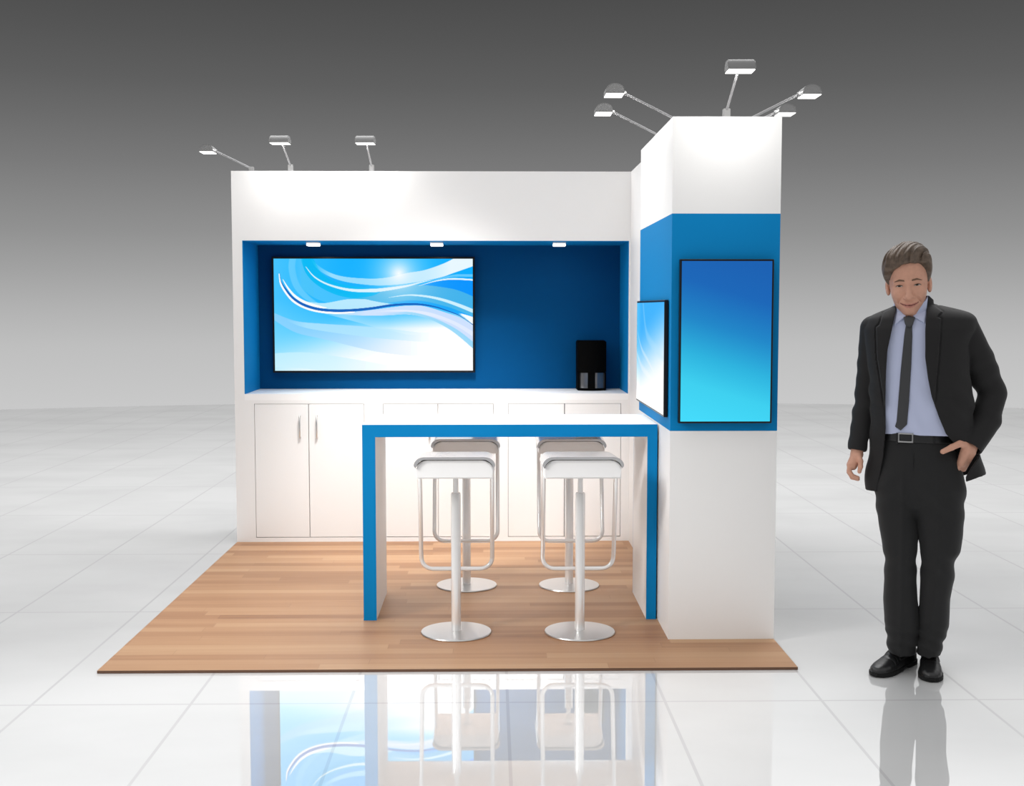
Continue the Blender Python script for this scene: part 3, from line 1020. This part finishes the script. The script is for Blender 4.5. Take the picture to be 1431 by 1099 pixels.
# --- head frame: units of one photo pixel (about 3 mm), u right, v up, w forward, origin between the eyes
PXM = 1/336.0
HC = np.array(L(1269.5, 396, 0.03))
ROLL = math.radians(-4.5)
NOD = math.radians(9)
def head_axes():
    u = np.array([math.cos(ROLL), 0, -math.sin(ROLL)])
    v = np.array([math.sin(ROLL), 0, math.cos(ROLL)])
    w = np.array([0, -1.0, 0])
    v2 = v*math.cos(NOD)+w*math.sin(NOD)
    w2 = w*math.cos(NOD)-v*math.sin(NOD)
    return u, v2, w2
HU, HV, HW = head_axes()
def H(P):
    q = (P-HC.astype(f4))/f4(PXM)
    return np.stack([q@HU.astype(f4), q@HV.astype(f4), q@HW.astype(f4)], 1)
def hw(u, v, w):
    return HC+(HU*u+HV*v+HW*w)*PXM

def head_field(P):
    q = H(P)
    m = q.copy(); m[:, 0] = np.abs(m[:, 0])
    f = ell(q, (0, 17, -9), (27.5, 36, 34))
    f = smin(f, ell(q, (0, -8, 3), (24, 32, 24)), 8)
    f = smin(f, ell(q, (0, -26, 7), (16, 16, 18)), 8)
    f = smin(f, ell(q, (0, -38, 16), (7.5, 6.5, 8)), 7)
    f = smin(f, ell(m, (13.5, -12, 15), (7.5, 7, 8)), 7)             # cheeks
    f = smin(f, cone(m, (3, 6.5, 24), (16, 6, 18), 3.6, 3.2), 5)    # brow ridge
    f = smax(f, -ell(m, (11.8, 0.2, 27.5), (7.5, 4.2, 5.0)), 4)      # eye sockets
    f = smin(f, cone(q, (0, 2, 23.5), (0, -14, 31.5), 2.6, 4.0), 3.5)  # nose
    f = smin(f, ell(q, (0, -15, 31.5), (5, 3.8, 4.6)), 2.5)
    f = smin(f, ell(m, (5.2, -16, 27.5), (3.2, 2.9, 3.6)), 2)
    f = smax(f, -ell(m, (2.7, -19.3, 30.5), (1.4, 1.3, 2.2)), 1.0)
    f = smin(f, ell(q, (0, -25.5, 19.5), (11, 6, 7)), 5)           # mouth mound
    mouth = [(-13, -23.2, 18.5), (-8, -25.8, 24), (0, -27.2, 26.8), (8, -25.8, 24), (13, -23.2, 18.5)]
    f = smin(f, chain(q, [(-9, -24.4, 22.5), (-3, -24.8, 25.2), (3, -24.8, 25.2), (9, -24.4, 22.5)], [0.8, 1.6, 1.6, 0.8], 1), 1.5)
    f = smin(f, chain(q, [(-8, -28.2, 22.0), (0, -30.0, 24.9), (8, -28.2, 22.0)], [1.1, 2.2, 1.1], 1), 1.5)
    f = smax(f, -chain(q, mouth, [0.8, 0.9, 0.9, 0.9, 0.8], 0.5), 0.8)
    f = smax(f, -chain(m, [(6.5, -13, 28), (12, -18, 24), (15.5, -24.5, 18.5)], [0.8, 1.3, 0.8], 0.5), 1.2)  # smile folds
    f = smax(f, -cone(q, (-3.5, -34, 21.5), (3.5, -34, 21.5), 0.5, 0.5), 2.5)
    ear = ell(m, (28.3, -3.5, -7), (3.0, 10.5, 6.8))
    ear = smin(ear, ell(m, (27.2, -11.5, -4), (2.4, 4, 3.5)), 2)
    ear = smax(ear, -ell(m, (31, -2, -4), (2.6, 6, 3.5)), 1.2)
    f = smin(f, ear, 2)
    return f*f4(PXM)

# --- hands
def hand_right(P):
    """hangs at the left of the picture, fingers curled, thumb forward"""
    f = chain(P, [L(1199, 612, 0.02), L(1197.5, 634, 0.025)], [0.024, 0.0255], 0.01)
    q = P-np.asarray(L(1194, 645, 0.03), f4)
    palm = cone(P, L(1197, 637, 0.035), L(1190.5, 650, 0.045), 0.023, 0.022)
    palm = smin(palm, cone(P, L(1197, 637, 0.012), L(1191.5, 651, 0.0), 0.022, 0.020), 0.012)
    f = smin(f, palm, 0.012)
    for dd, ln, r in ((0.058, 0, .0092), (0.036, 2.0, .0095), (0.014, 2.0, .0092), (-0.006, 0.5, .0082)):
        pts = [L(1187.5, 650, dd), L(1186.5, 658+ln, dd+0.004), L(1191, 665.5+ln, dd+0.004), L(1199, 668.0+ln, dd)]
        f = smin(f, chain(P, pts, [r*1.1, r*1.05, r, r*0.85], 0.003), 0.004)
    th = chain(P, [L(1200, 637, 0.05), L(1202.5, 645, 0.064), L(1202.5, 652.5, 0.070), L(1201, 659.5, 0.072)], [0.0125, 0.0112, 0.0102, 0.0085], 0.004)
    return smin(f, th, 0.007)

def hand_left(P):
    """the other hand: fingers down in the trouser pocket, thumb lying over the edge"""
    f = chain(P, [L(1368, 603, 0.02), L(1356, 625, 0.052)], [0.025, 0.026], 0.01)
    palm = cone(P, L(1351, 626, 0.068), L(1343.5, 647, 0.056), 0.0215, 0.018)
    palm = smin(palm, cone(P, L(1357, 633, 0.045), L(1346.5, 656, 0.036), 0.019, 0.011), 0.014)
    f = smin(f, palm, 0.014)
    for dx, dd, r in ((0, 0.056, .0092), (1.5, 0.044, .0095), (3, 0.031, .0092), (4.5, 0.019, .008)):
        pts = [L(1342+dx, 648, dd), L(1335+dx, 662, dd-0.004), L(1329+dx, 673, dd-0.008), L(1325+dx, 681, dd-0.014)]
        f = smin(f, chain(P, pts, [r*1.1, r*1.05, r, r*0.85], 0.003), 0.005)
    th = chain(P, [L(1350, 622, 0.078), L(1341, 620.5, 0.105), L(1330, 625.5, 0.122), L(1317.5, 631.5, 0.124)], [0.0155, 0.0135, 0.0125, 0.0105], 0.004)
    return smin(f, th, 0.008)

ARM_R = [L(1220, 459, -0.005), L(1210, 555, -0.03), L(1198, 626, 0.02)]
ARM_L = [L(1345, 456, -0.005), L(1368, 505, -0.03), L(1386, 549, -0.055), L(1380, 585, -0.015), L(1357, 624, 0.05)]
TORSO = rows([(423, 1258, 1297, -.055, .05), (430, 1245, 1330, -.035, .075), (436, 1228, 1356, -.022, .09), (444, 1212, 1365, -.01, .105),
              (460, 1206, 1366, 0, .118), (480, 1208, 1356, 0, .126), (520, 1213, 1355, 0, .128), (545, 1215, 1360, 0, .126),
              (580, 1216, 1362, 0, .126), (620, 1214, 1368, -.004, .130), (650, 1212, 1376, -.01, .134), (690, 1211, 1383, -.012, .138)])
CHEST = [(z, xl+.032, xr-.032, y, dh-.026) for z, xl, xr, y, dh in TORSO if z > zof(550)]+rows([(585, 1238, 1325, 0, .085), (615, 1240, 1318, 0, .075)])
PELVIS = rows([(604, 1231, 1325, 0, .100), (622, 1229, 1331, 0, .106), (640, 1226, 1342, 0, .116), (680, 1222, 1349, 0, .116), (696, 1228, 1344, 0, .104), (714, 1244, 1328, 0, .07), (730, 1264, 1292, 0, .03)])
LEG_R = rows([(636, 1236, 1276, 0.0, .07), (660, 1227, 1279, 0.0, .105), (680, 1222, 1280, 0.0, .116), (715, 1225, 1281, 0.003, .105), (745, 1230, 1283.5, 0.0053, .097), (780, 1236, 1281, 0.008, .088), (810, 1235.5, 1281, -0.0062, .082),
              (838, 1234, 1282.5, -0.02, .080), (868, 1236, 1285.5, -0.04, .078), (880, 1236, 1286, -0.0511, .076), (887, 1242, 1285.5, -0.0534, .071), (894, 1237, 1283, -0.0551, .075), (908, 1241.5, 1279, -0.0584, .073), (911, 1242, 1279, -0.0591, .072)])
LEG_L = rows([(636, 1280, 1334, 0.0, .07), (660, 1276, 1343, 0.0, .105), (680, 1275, 1349, 0.0, .116), (715, 1277, 1348, 0.003, .107), (745, 1282, 1346, 0.0053, .10), (769, 1286, 1343, 0.0072, .092), (779, 1286.5, 1335, 0.0079, .086), (806, 1286, 1334, -0.0043, .082),
              (835, 1285, 1328, -0.018, .078), (864, 1284, 1327, -0.0373, .076), (881, 1283.5, 1325, -0.052, .074), (889, 1281.5, 1320, -0.0539, .070), (897, 1281.5, 1319, -0.0558, .073), (911, 1280.5, 1315, -0.0591, .072), (913, 1281, 1315, -0.0595, .071)])

def body_field(P):
    f = head_field(P)
    neck = cone(P, hw(0, -20, -10), L(1273, 452, -0.03), 17.5*PXM, 19.5*PXM)
    f = smin(f, neck, 0.018)
    f = smin(f, sections(P, CHEST), 0.02)
    f = smin(f, chain(P, ARM_R, [0.036, 0.030, 0.024], 0.02), 0.02)
    f = smin(f, chain(P, ARM_L, [0.040, 0.037, 0.034, 0.030, 0.026], 0.02), 0.02)
    f = smin(f, hand_right(P), 0.008)
    f = smin(f, hand_left(P), 0.008)
    pv = sections(P, [(z, xl+.02, xr-.02, y, dh-.02) for z, xl, xr, y, dh in PELVIS])
    f = smin(f, pv, 0.02)
    for leg in (LEG_R, LEG_L):
        f = smin(f, np.maximum(sections(P, [(z, xl+.018, xr-.018, y, dh-.018) for z, xl, xr, y, dh in leg]), zof(898)-P[:, 2]), 0.012)
    return f

def body_pick(c):
    q = H(c)
    a = np.abs(q[:, 0])
    fr = (q[:, 2] > 17) & (a < 12)
    lip = fr & (q[:, 1] < -24.6+0.013*a*a) & (q[:, 1] > -30.8+0.045*a*a)
    seam = (q[:, 2] > 17) & (a < 12.5) & (np.abs(q[:, 1]+27.2-0.026*a*a) < 0.62)
    return np.where(seam, 2, np.where(lip, 1, 0))

body = field_obj('body', body_field, (-0.34, -0.20, 0.08), (0.46, 0.22, 1.86), 0.003, [CLOTH['skin'], CLOTH['lips'], CLOTH['mouth']], person, body_pick)

# --- hair, brows, eyes
def hair_field(P):
    q = H(P)
    u, v, w = q[:, 0], q[:, 1], q[:, 2]
    f = ell(q, (0, 18.5, -9), (32.0, 37, 37))
    f = smin(f, ell(q, (6, 45, 6), (17, 10.5, 22)), 9)
    f = smin(f, ell(q, (-10, 39, 8), (17, 10, 20)), 8)
    f = smin(f, ell(q, (-26, 22, 4), (7.5, 14, 15)), 7)
    f = smin(f, ell(q, (24, 27, 3), (7.5, 14, 15)), 7)
    # hairline: high over the forehead, down the temples to sideburns, low on the nape
    line = np.interp(w, [-40, -18, -12, -6, 0, 6, 12, 17, 24], [-30, -26, -3, -2, 0, 12, 21, 27.5, 30.5])
    line = line+np.where(w > 8, np.clip((-u-4)/18, 0, 1)*-8+np.clip((u+6)/30, 0, 1)*1.0, 0)
    f = smax(f, (line-v)*0.8, 1.6)
    ph = 0.55*u+0.28*w-0.22*v
    amp = np.clip((v-18)/20, 0.15, 1)
    f = f+0.65*amp*np.sin(ph*1.15+0.9*np.sin(0.12*v+0.1*w))+0.3*amp*np.sin(ph*2.9+0.3*v)
    return f*f4(PXM)
def hair_pick(c):
    q = H(c)
    return np.where((q[:, 1] < 14+0.12*np.abs(q[:, 2]))*(np.abs(q[:, 0]) > 20), 1, 0)
field_obj('hair', hair_field, HC-np.array([.13, .16, .11]), HC+np.array([.13, .16, .22]), 0.0026, [CLOTH['hair'], CLOTH['grey']], person, hair_pick)
def on_face(pts, off, low=-1.2):
    def f(P):
        q = H(P)
        g = np.maximum(poly2(q[:, 0], q[:, 1], pts), np.maximum(head_field(P)/f4(PXM)-off, low-head_field(P)/f4(PXM)))
        return np.maximum(g, 8-q[:, 2])*f4(PXM)
    return f
for s in (-1, 1):
    c = hw(s*11.6, 0, 20)
    field_obj('eyebrow', on_face([(s*4.6, 6.4), (s*5.2, 8.6), (s*11.5, 9.6), (s*18.2, 6.4), (s*18.4, 5.6), (s*11.5, 7.0)], 0.55), c-.036, c+.036, 0.0014, [CLOTH['brow']], person)
    def eye_pick(c, s=s):
        q = H(c)
        return np.where(np.hypot(q[:, 0]-s*11.6+0.4, (q[:, 1]-0.2)*0.8) < 1.9, 1, 0)
    o = field_obj('eye', on_face([(s*7.0, -0.6), (s*9.0, 0.6), (s*12, 1.1), (s*15, 0.6), (s*16.8, -0.7), (s*14, -1.2), (s*11, -1.35), (s*8.6, -1.2)], 0.3), c-.03, c+.03, 0.0013, [CLOTH['eye'], CLOTH['iris']], person, eye_pick)
    field_obj('eyelid', on_face([(s*6.6, -0.6), (s*8.6, 0.9), (s*12, 1.7), (s*15.3, 0.9), (s*17.6, -1.2), (s*17.0, -1.1), (s*15, 0.2), (s*12, 0.7), (s*9, 0.2)], 0.7), c-.03, c+.03, 0.0012, [CLOTH['lash']], o)

# --- shirt with collar
SHIRT = [(z, xl+.012, xr-.012, y, dh-.020) for z, xl, xr, y, dh in TORSO if zof(640) < z < zof(428)]
FLAP_R = XZ([(1252, 424), (1253.5, 432), (1249, 455.5), (1263, 445), (1268.5, 439), (1258, 428)], 0.09)
FLAP_L = XZ([(1297, 415), (1295, 432), (1292.5, 452), (1280, 445), (1271, 439), (1281, 434)], 0.09)
def shirt_base(P):
    f = sections(P, SHIRT)
    x, y, z = P.T
    f = f+0.0022*np.sin(z*46+x*22+1.4*np.sin(x*40))*np.clip((zof(500)-z)/0.25, 0, 1)
    return f
NECKB, NECKT = np.array(L(1274, 446, -0.02)), np.array(L(1274, 418, 0.0))
def shirt_field(P):
    f = np.maximum(shirt_base(P), zof(608.5, .1)-P[:, 2])
    # stand collar round the neck
    x, y, z = P.T
    c0 = L(1274, 448, -0.025); c1 = L(1275, 416, -0.005)
    st_ = cone(P, c0, c1, 0.079, 0.071)
    st_ = np.maximum(np.abs(st_+0.004)-0.004, -(z-zof(452)))
    front = np.clip((-y-0.0)/0.07, 0, 1)
    top = np.interp(x, [L(1250, 430)[0], L(1256, 430)[0], L(1270, 440)[0], L(1284, 430)[0], L(1297, 420)[0]],
                    [zof(424, .05), zof(430, .06), zof(441, .08), zof(431, .06), zof(413, .05)])
    st_ = np.maximum(st_, z-np.where(-y > -0.02, top, zof(418, 0)))
    f = smin(f, st_, 0.006)
    sh = np.minimum(sections(P, SHIRT), cone(P, c0, c1, 0.079, 0.071))
    for fl_ in (FLAP_R, FLAP_L):
        g = np.maximum(np.maximum(poly2(x, z, fl_), sh-0.0085), np.maximum(-sh-0.01, y+0.03))
        f = np.minimum(f, g)
    return f
lo_, hi_ = (-0.26, -0.17, zof(632)), (0.34, 0.14, zof(408))
field_obj('shirt', shirt_field, lo_, hi_, 0.003, [CLOTH['shirt']], person)

# --- tie
TIE = XZ([(1266.5, 448.5), (1263.5, 470), (1258.5, 520), (1252.8, 590), (1250.5, 597), (1258.5, 602.5), (1267.5, 594), (1270.5, 560), (1273.5, 510), (1275, 470), (1274.5, 448.5)], 0.115)
KNOT = XZ([(1262, 443.5), (1270, 441.5), (1279, 444), (1275.5, 455), (1272.5, 457.5), (1267.5, 457.5), (1265, 454)], 0.115)
def tie_field(P):
    x, y, z = P.T
    b = sections(P, SHIRT)
    g = np.minimum(b, cone(P, L(1274, 448, -0.025), L(1275, 416, -0.005), 0.079, 0.071))
    t = smax(poly2(x, z, TIE), np.maximum(b-0.0075, -b-0.004), 0.003)
    k = smax(poly2(x, z, KNOT), np.maximum(g-0.019, -g-0.004), 0.006)
    return np.maximum(np.minimum(t, k), y+0.02)
field_obj('tie', tie_field, (-0.10, -0.17, zof(610)), (0.06, -0.03, zof(436)), 0.0024, [CLOTH['tie']], person)

# --- jacket, sleeves and lapels
OPEN = XZ([(1254, 405), (1252, 432), (1246, 462), (1240, 490), (1238, 520), (1237, 560), (1237.5, 600), (1234, 640), (1229, 668), (1223, 700),
           (1350, 700), (1350, 668), (1358, 655), (1372, 638), (1370, 625), (1350, 618), (1334, 621), (1322, 607), (1312, 583), (1302, 555), (1297, 530), (1293, 500), (1293, 460), (1295, 435), (1298, 405)], 0.115)
LAP_R = XZ([(1252, 428), (1234, 437), (1231, 449), (1229, 455), (1224.5, 458), (1226, 500), (1233, 545), (1239, 585), (1243, 585), (1243, 480), (1256, 440)], 0.12)
LAP_L = XZ([(1296, 420), (1307, 428), (1317, 436), (1309.5, 443.5), (1314.5, 446), (1311, 500), (1308, 530), (1306, 562), (1298, 548), (1291, 500), (1291, 450)], 0.12)
HEM = XZ([(1195, 683.5), (1224, 683.5), (1240, 684), (1340, 672), (1350, 669), (1366, 664), (1380, 662), (1400, 661), (1400, 400), (1195, 400)], 0.0)
def jacket_field(P):
    x, y, z = P.T
    t = sections(P, TORSO)
    low = np.clip((zof(560)-z)/0.3, 0, 1)
    t = t+0.0045*low*np.sin(x*42+z*16)+0.0022*np.exp(-((z-zof(560))/0.12)**2)*np.sin(z*70+x*55)*(np.abs(x) > 0.06)+0.0016*np.sin(z*36-x*30)*np.clip((zof(500)-z)/0.1, 0, 1)
    body_ = np.maximum(t, poly2(x, z, HEM))
    lap = np.minimum(poly2(x, z, LAP_R), poly2(x, z, LAP_L))
    lapel = np.maximum(np.maximum(t-0.0065, lap), y+0.02)
    body_ = np.minimum(body_, smax(lapel, -t-0.02, 0.002))
    body_ = smax(body_, -np.maximum(np.maximum(np.abs(lap-0.0045)-0.0028, np.abs(t)-0.0035), y+0.02), 0.001)
    # collar behind the neck
    col = cone(P, L(1275, 447, -0.035), L(1276, 420, -0.015), 0.090, 0.081)
    col = np.maximum(np.abs(col+0.006)-0.006, np.maximum(z-np.interp(x, [L(1245, 430)[0], L(1255, 430)[0], L(1275, 430)[0], L(1297, 430)[0], L(1310, 430)[0]], [zof(431), zof(424), zof(416, -.1), zof(413), zof(424)]), -(z-zof(455))))
    body_ = smin(body_, col, 0.008)
    op = smax(poly2(x, z, OPEN), y+0.005-0.02*np.clip((zof(615)-z)/0.05, 0, 1), 0.012)
    body_ = smax(body_, -op, 0.003)
    # pocket flaps and hollow inside of the skirt
    inner = np.maximum(sections(P, [(a, b+.016, c-.016, d, e-.018) for a, b, c, d, e in TORSO]), z-zof(606))
    body_ = np.maximum(body_, -inner)
    wr = np.clip((z-zof(470))/-0.1, 0, 1)
    sl = chain(P, ARM_R, [0.053, 0.0455, 0.0395], 0.006)
    sl = sl+0.0030*wr*np.sin(z*55+x*45)*np.exp(-((z-zof(560))/0.10)**2)+0.0016*np.sin(z*90+x*30)*wr
    e = np.asarray(ARM_R[2]); dv = e-np.asarray(ARM_R[1]); dv = dv/np.linalg.norm(dv)
    cut = (P-e.astype(f4))@dv.astype(f4)-0.012
    sl = smax(sl, cut, 0.004)
    sl = np.maximum(sl, -np.maximum(chain(P, ARM_R, [0.03, 0.034, 0.0315], 0.006), -cut-0.05))
    body_ = smin(body_, sl, 0.003)
    sm = chain(P, ARM_L, [0.061, 0.063, 0.057, 0.055, 0.050], 0.008)
    sm = sm+0.0026*wr*np.sin((z*0.8-x*0.5)*60+1.0)*np.exp(-((z-zof(556))/0.10)**2)+0.0018*np.sin(z*70-x*60)*wr
    e = np.asarray(ARM_L[4]); dv = e-np.asarray(ARM_L[3]); dv = dv/np.linalg.norm(dv)
    cut = (P-e.astype(f4))@dv.astype(f4)-0.008
    sm = smax(sm, cut, 0.004)
    sm = np.maximum(sm, -np.maximum(chain(P, ARM_L, [0.05, 0.05, 0.048, 0.047, 0.042], 0.008), -cut-0.06))
    body_ = smin(body_, sm, 0.003)
    return body_
field_obj('jacket', jacket_field, (-0.32, -0.19, zof(700)), (0.46, 0.20, zof(405)), 0.0032, [CLOTH['suit']], person)

# --- trousers, belt
POCK = [L(1328, 624, 0.11), L(1335, 645, 0.1), L(1346, 664, 0.06)]
def trouser_field(P):
    x, y, z = P.T
    f = smin(sections(P, PELVIS), smin(sections(P, LEG_R), sections(P, LEG_L), 0.006), 0.018)
    k = np.exp(-((z-zof(895))/0.055)**2)
    f = f-0.0045*k*np.sin(z*105+x*26)
    k = np.exp(-((z-zof(785))/0.06)**2)
    f = f-0.0032*k*np.sin(z*60+np.abs(x-L(1283, 780)[0])*50)
    k = np.exp(-((z-zof(700))/0.08)**2)
    f = f-0.0028*k*np.sin(z*62+np.abs(x-L(1280, 700)[0])*48)
    # creases, fly and pocket edge
    for pts in ([L(1262, 650, .11), L(1260, 780, .11), L(1258, 905, .02)], [L(1312, 650, .11), L(1311, 780, .11), L(1298, 905, .02)]):
        xc = np.interp(z, [p[2] for p in pts[::-1]], [p[0] for p in pts[::-1]])
        f = f-0.0042*np.exp(-((x-xc)/0.011)**2)*(y < -0.01)*np.clip((zof(640)-z)/0.12, 0, 1)
    f = smax(f, -chain(P, [L(1277, 622, .107), L(1277, 690, .122)], [0.002, 0.002], 0.01), 0.003)
    f = smax(f, -chain(P, POCK, [0.004, 0.005, 0.004], 0.01), 0.004)
    hole = np.minimum(sections(P, [(a, b+.012, c-.012, d, e-.012) for a, b, c, d, e in LEG_R]), sections(P, [(a, b+.012, c-.012, d, e-.012) for a, b, c, d, e in LEG_L]))
    return np.maximum(f, -np.maximum(hole, z-zof(895)))
tr = field_obj('trousers', trouser_field, (-0.22, -0.17, zof(920)), (0.32, 0.17, zof(596)), 0.0032, [CLOTH['trouser']], person)
for px in (1254, 1306):
    def loop(P, px=px):
        a, b = L(px, 605.5, .1), L(px+.6, 620.5, .1)
        s_ = sections(P, [(z, xl-.001, xr+.001, y, dh+.001) for z, xl, xr, y, dh in PELVIS])
        return np.maximum(np.maximum(np.abs(P[:, 0]-a[0])-0.005, np.abs(s_-0.004)-0.003), np.maximum(np.abs(P[:, 2]-(a[2]+b[2])/2)-(a[2]-b[2])/2, P[:, 1]))
    a = np.array(L(px, 613, .1))
    field_obj('belt_loop', loop, a-.04, a+.04, 0.002, [CLOTH['trouser']], tr)
def belt_field(P):
    s_ = sections(P, [(z, xl, xr, y, dh) for z, xl, xr, y, dh in PELVIS])
    z = P[:, 2]
    zz = zof(612.7, .1)+(P[:, 0]-L(1277, 613)[0])*-0.03
    return smax(np.abs(s_-0.0015)-0.0032, np.abs(z-zz)-0.0165, 0.002)
belt = field_obj('belt', belt_field, (-0.20, -0.16, zof(624)), (0.24, 0.16, zof(600)), 0.0022, [CLOTH['leather']], person)
bz, bx0 = zof(612.5, .11), L(1265.5, 612, .11)[0]
def buckle_field(P):
    s_ = sections(P, [(z, xl, xr, y, dh) for z, xl, xr, y, dh in PELVIS])
    dx = np.abs(P[:, 0]-bx0)-0.030; dz = np.abs(P[:, 2]-bz)-0.0195
    d = np.maximum(dx, dz)
    ring = np.abs(d+0.0028)-0.0028
    ring = np.maximum(ring, np.abs(s_-0.0055)-0.0028)
    return np.maximum(ring, P[:, 1])
bk = field_obj('buckle', buckle_field, (bx0-.05, -0.15, bz-.04), (bx0+.05, -0.06, bz+.04), 0.0014, [CLOTH['buckle']], belt)
bk['label'] = 'steel frame buckle'

# --- shoes
def floor_at(px, py):
    r = FW+RT*(px-715.5)/FPX-UP*(py-549.5)/FPX
    p = CAM+r*((ZF-CAM[2])/r[2])
    v = p[:2]-MO
    return np.array([float(v@E1), float(-(v@E2))])
def shoe(toe, heel):
    d = toe-heel
    Ls = np.linalg.norm(d)
    d = d/Ls
    n = np.array([-d[1], d[0]])
    T = np.array([0, .06, .15, .28, .42, .56, .70, .82, .91, .97, 1.0])
    WL = np.array([.020, .030, .034, .034, .036, .042, .047, .046, .039, .027, .012])
    HT_ = np.array([.075, .092, .100, .104, .098, .078, .063, .055, .048, .040, .030])
    def st(P):
        q = P[:, :2]-heel.astype(f4)
        return (q@d.astype(f4))/Ls, q@n.astype(f4)
    def upper(P):
        s, t = st(P)
        w = np.interp(s, T, WL); hh = np.interp(s, T, HT_)
        z = P[:, 2]-0.018
        zc = np.clip(z/np.maximum(hh-0.018, 1e-3), -1, 2)
        q = (np.abs(t/w)**2.6+np.abs(zc)**2.3)**(1/2.4)
        f = (q-1)*np.minimum(w, hh)*0.8
        f = np.maximum(f, np.maximum(-s, s-1)*Ls)
        f = smin(f, cone(P, (*(heel+d*Ls*.22), 0.07), (*(heel+d*Ls*.20), 0.125), 0.036, 0.036), 0.015)
        f = np.maximum(f, P[:, 2]-0.125)
        # toe-cap crease and vamp seam
        f = f+0.0014*np.exp(-((s-.70)/.012)**2)+0.0016*np.exp(-((s-.62)/.012)**2)*(P[:, 2] > .04)
        f = f-0.0022*(s < 0.55)*(P[:, 2] > .05)*(np.abs(t) > .010)
        return np.maximum(f, 0.016-P[:, 2])
    def sole(P):
        s, t = st(P)
        w = np.interp(s, T, WL)+0.004
        f = np.maximum(np.abs(t)-w, np.maximum(-s-.01, s-1.015)*Ls)
        bot = np.where(s < 0.30, 0.0, np.interp(s, [0.30, 0.34, 0.42, .5, .85, 1.0], [0.0, 0.010, 0.008, 0.0, 0.0, 0.005]))
        return smax(f, np.maximum(P[:, 2]-0.020, bot-P[:, 2]), 0.003)
    def laces(P):
        f = None
        for sv in (.40, .46, .52):
            h_ = np.interp(sv, T, HT_)
            c = heel+d*Ls*sv
            a = (*(c-n*.016), h_-.004); b = (*(c+n*.016), h_-.004); m_ = (*c, h_+.003)
            g = chain(P, [a, m_, b], [.0022]*3, .002)
            f = g if f is None else np.minimum(f, g)
        return f
    lo = np.array([min(toe[0], heel[0])-.07, min(toe[1], heel[1])-.07, -0.004])
    hi = np.array([max(toe[0], heel[0])+.07, max(toe[1], heel[1])+.07, .135])
    o = field_obj('shoe', upper, lo, hi, 0.0028, [CLOTH['leather']], person)
    field_obj('sole', sole, lo, hi, 0.0025, [CLOTH['sole']], o)
    field_obj('laces', laces, lo, hi, 0.0018, [CLOTH['sole']], o)
shoe(floor_at(1222, 947), floor_at(1275, 925))
shoe(floor_at(1301.5, 954.5), floor_at(1297.5, 925))
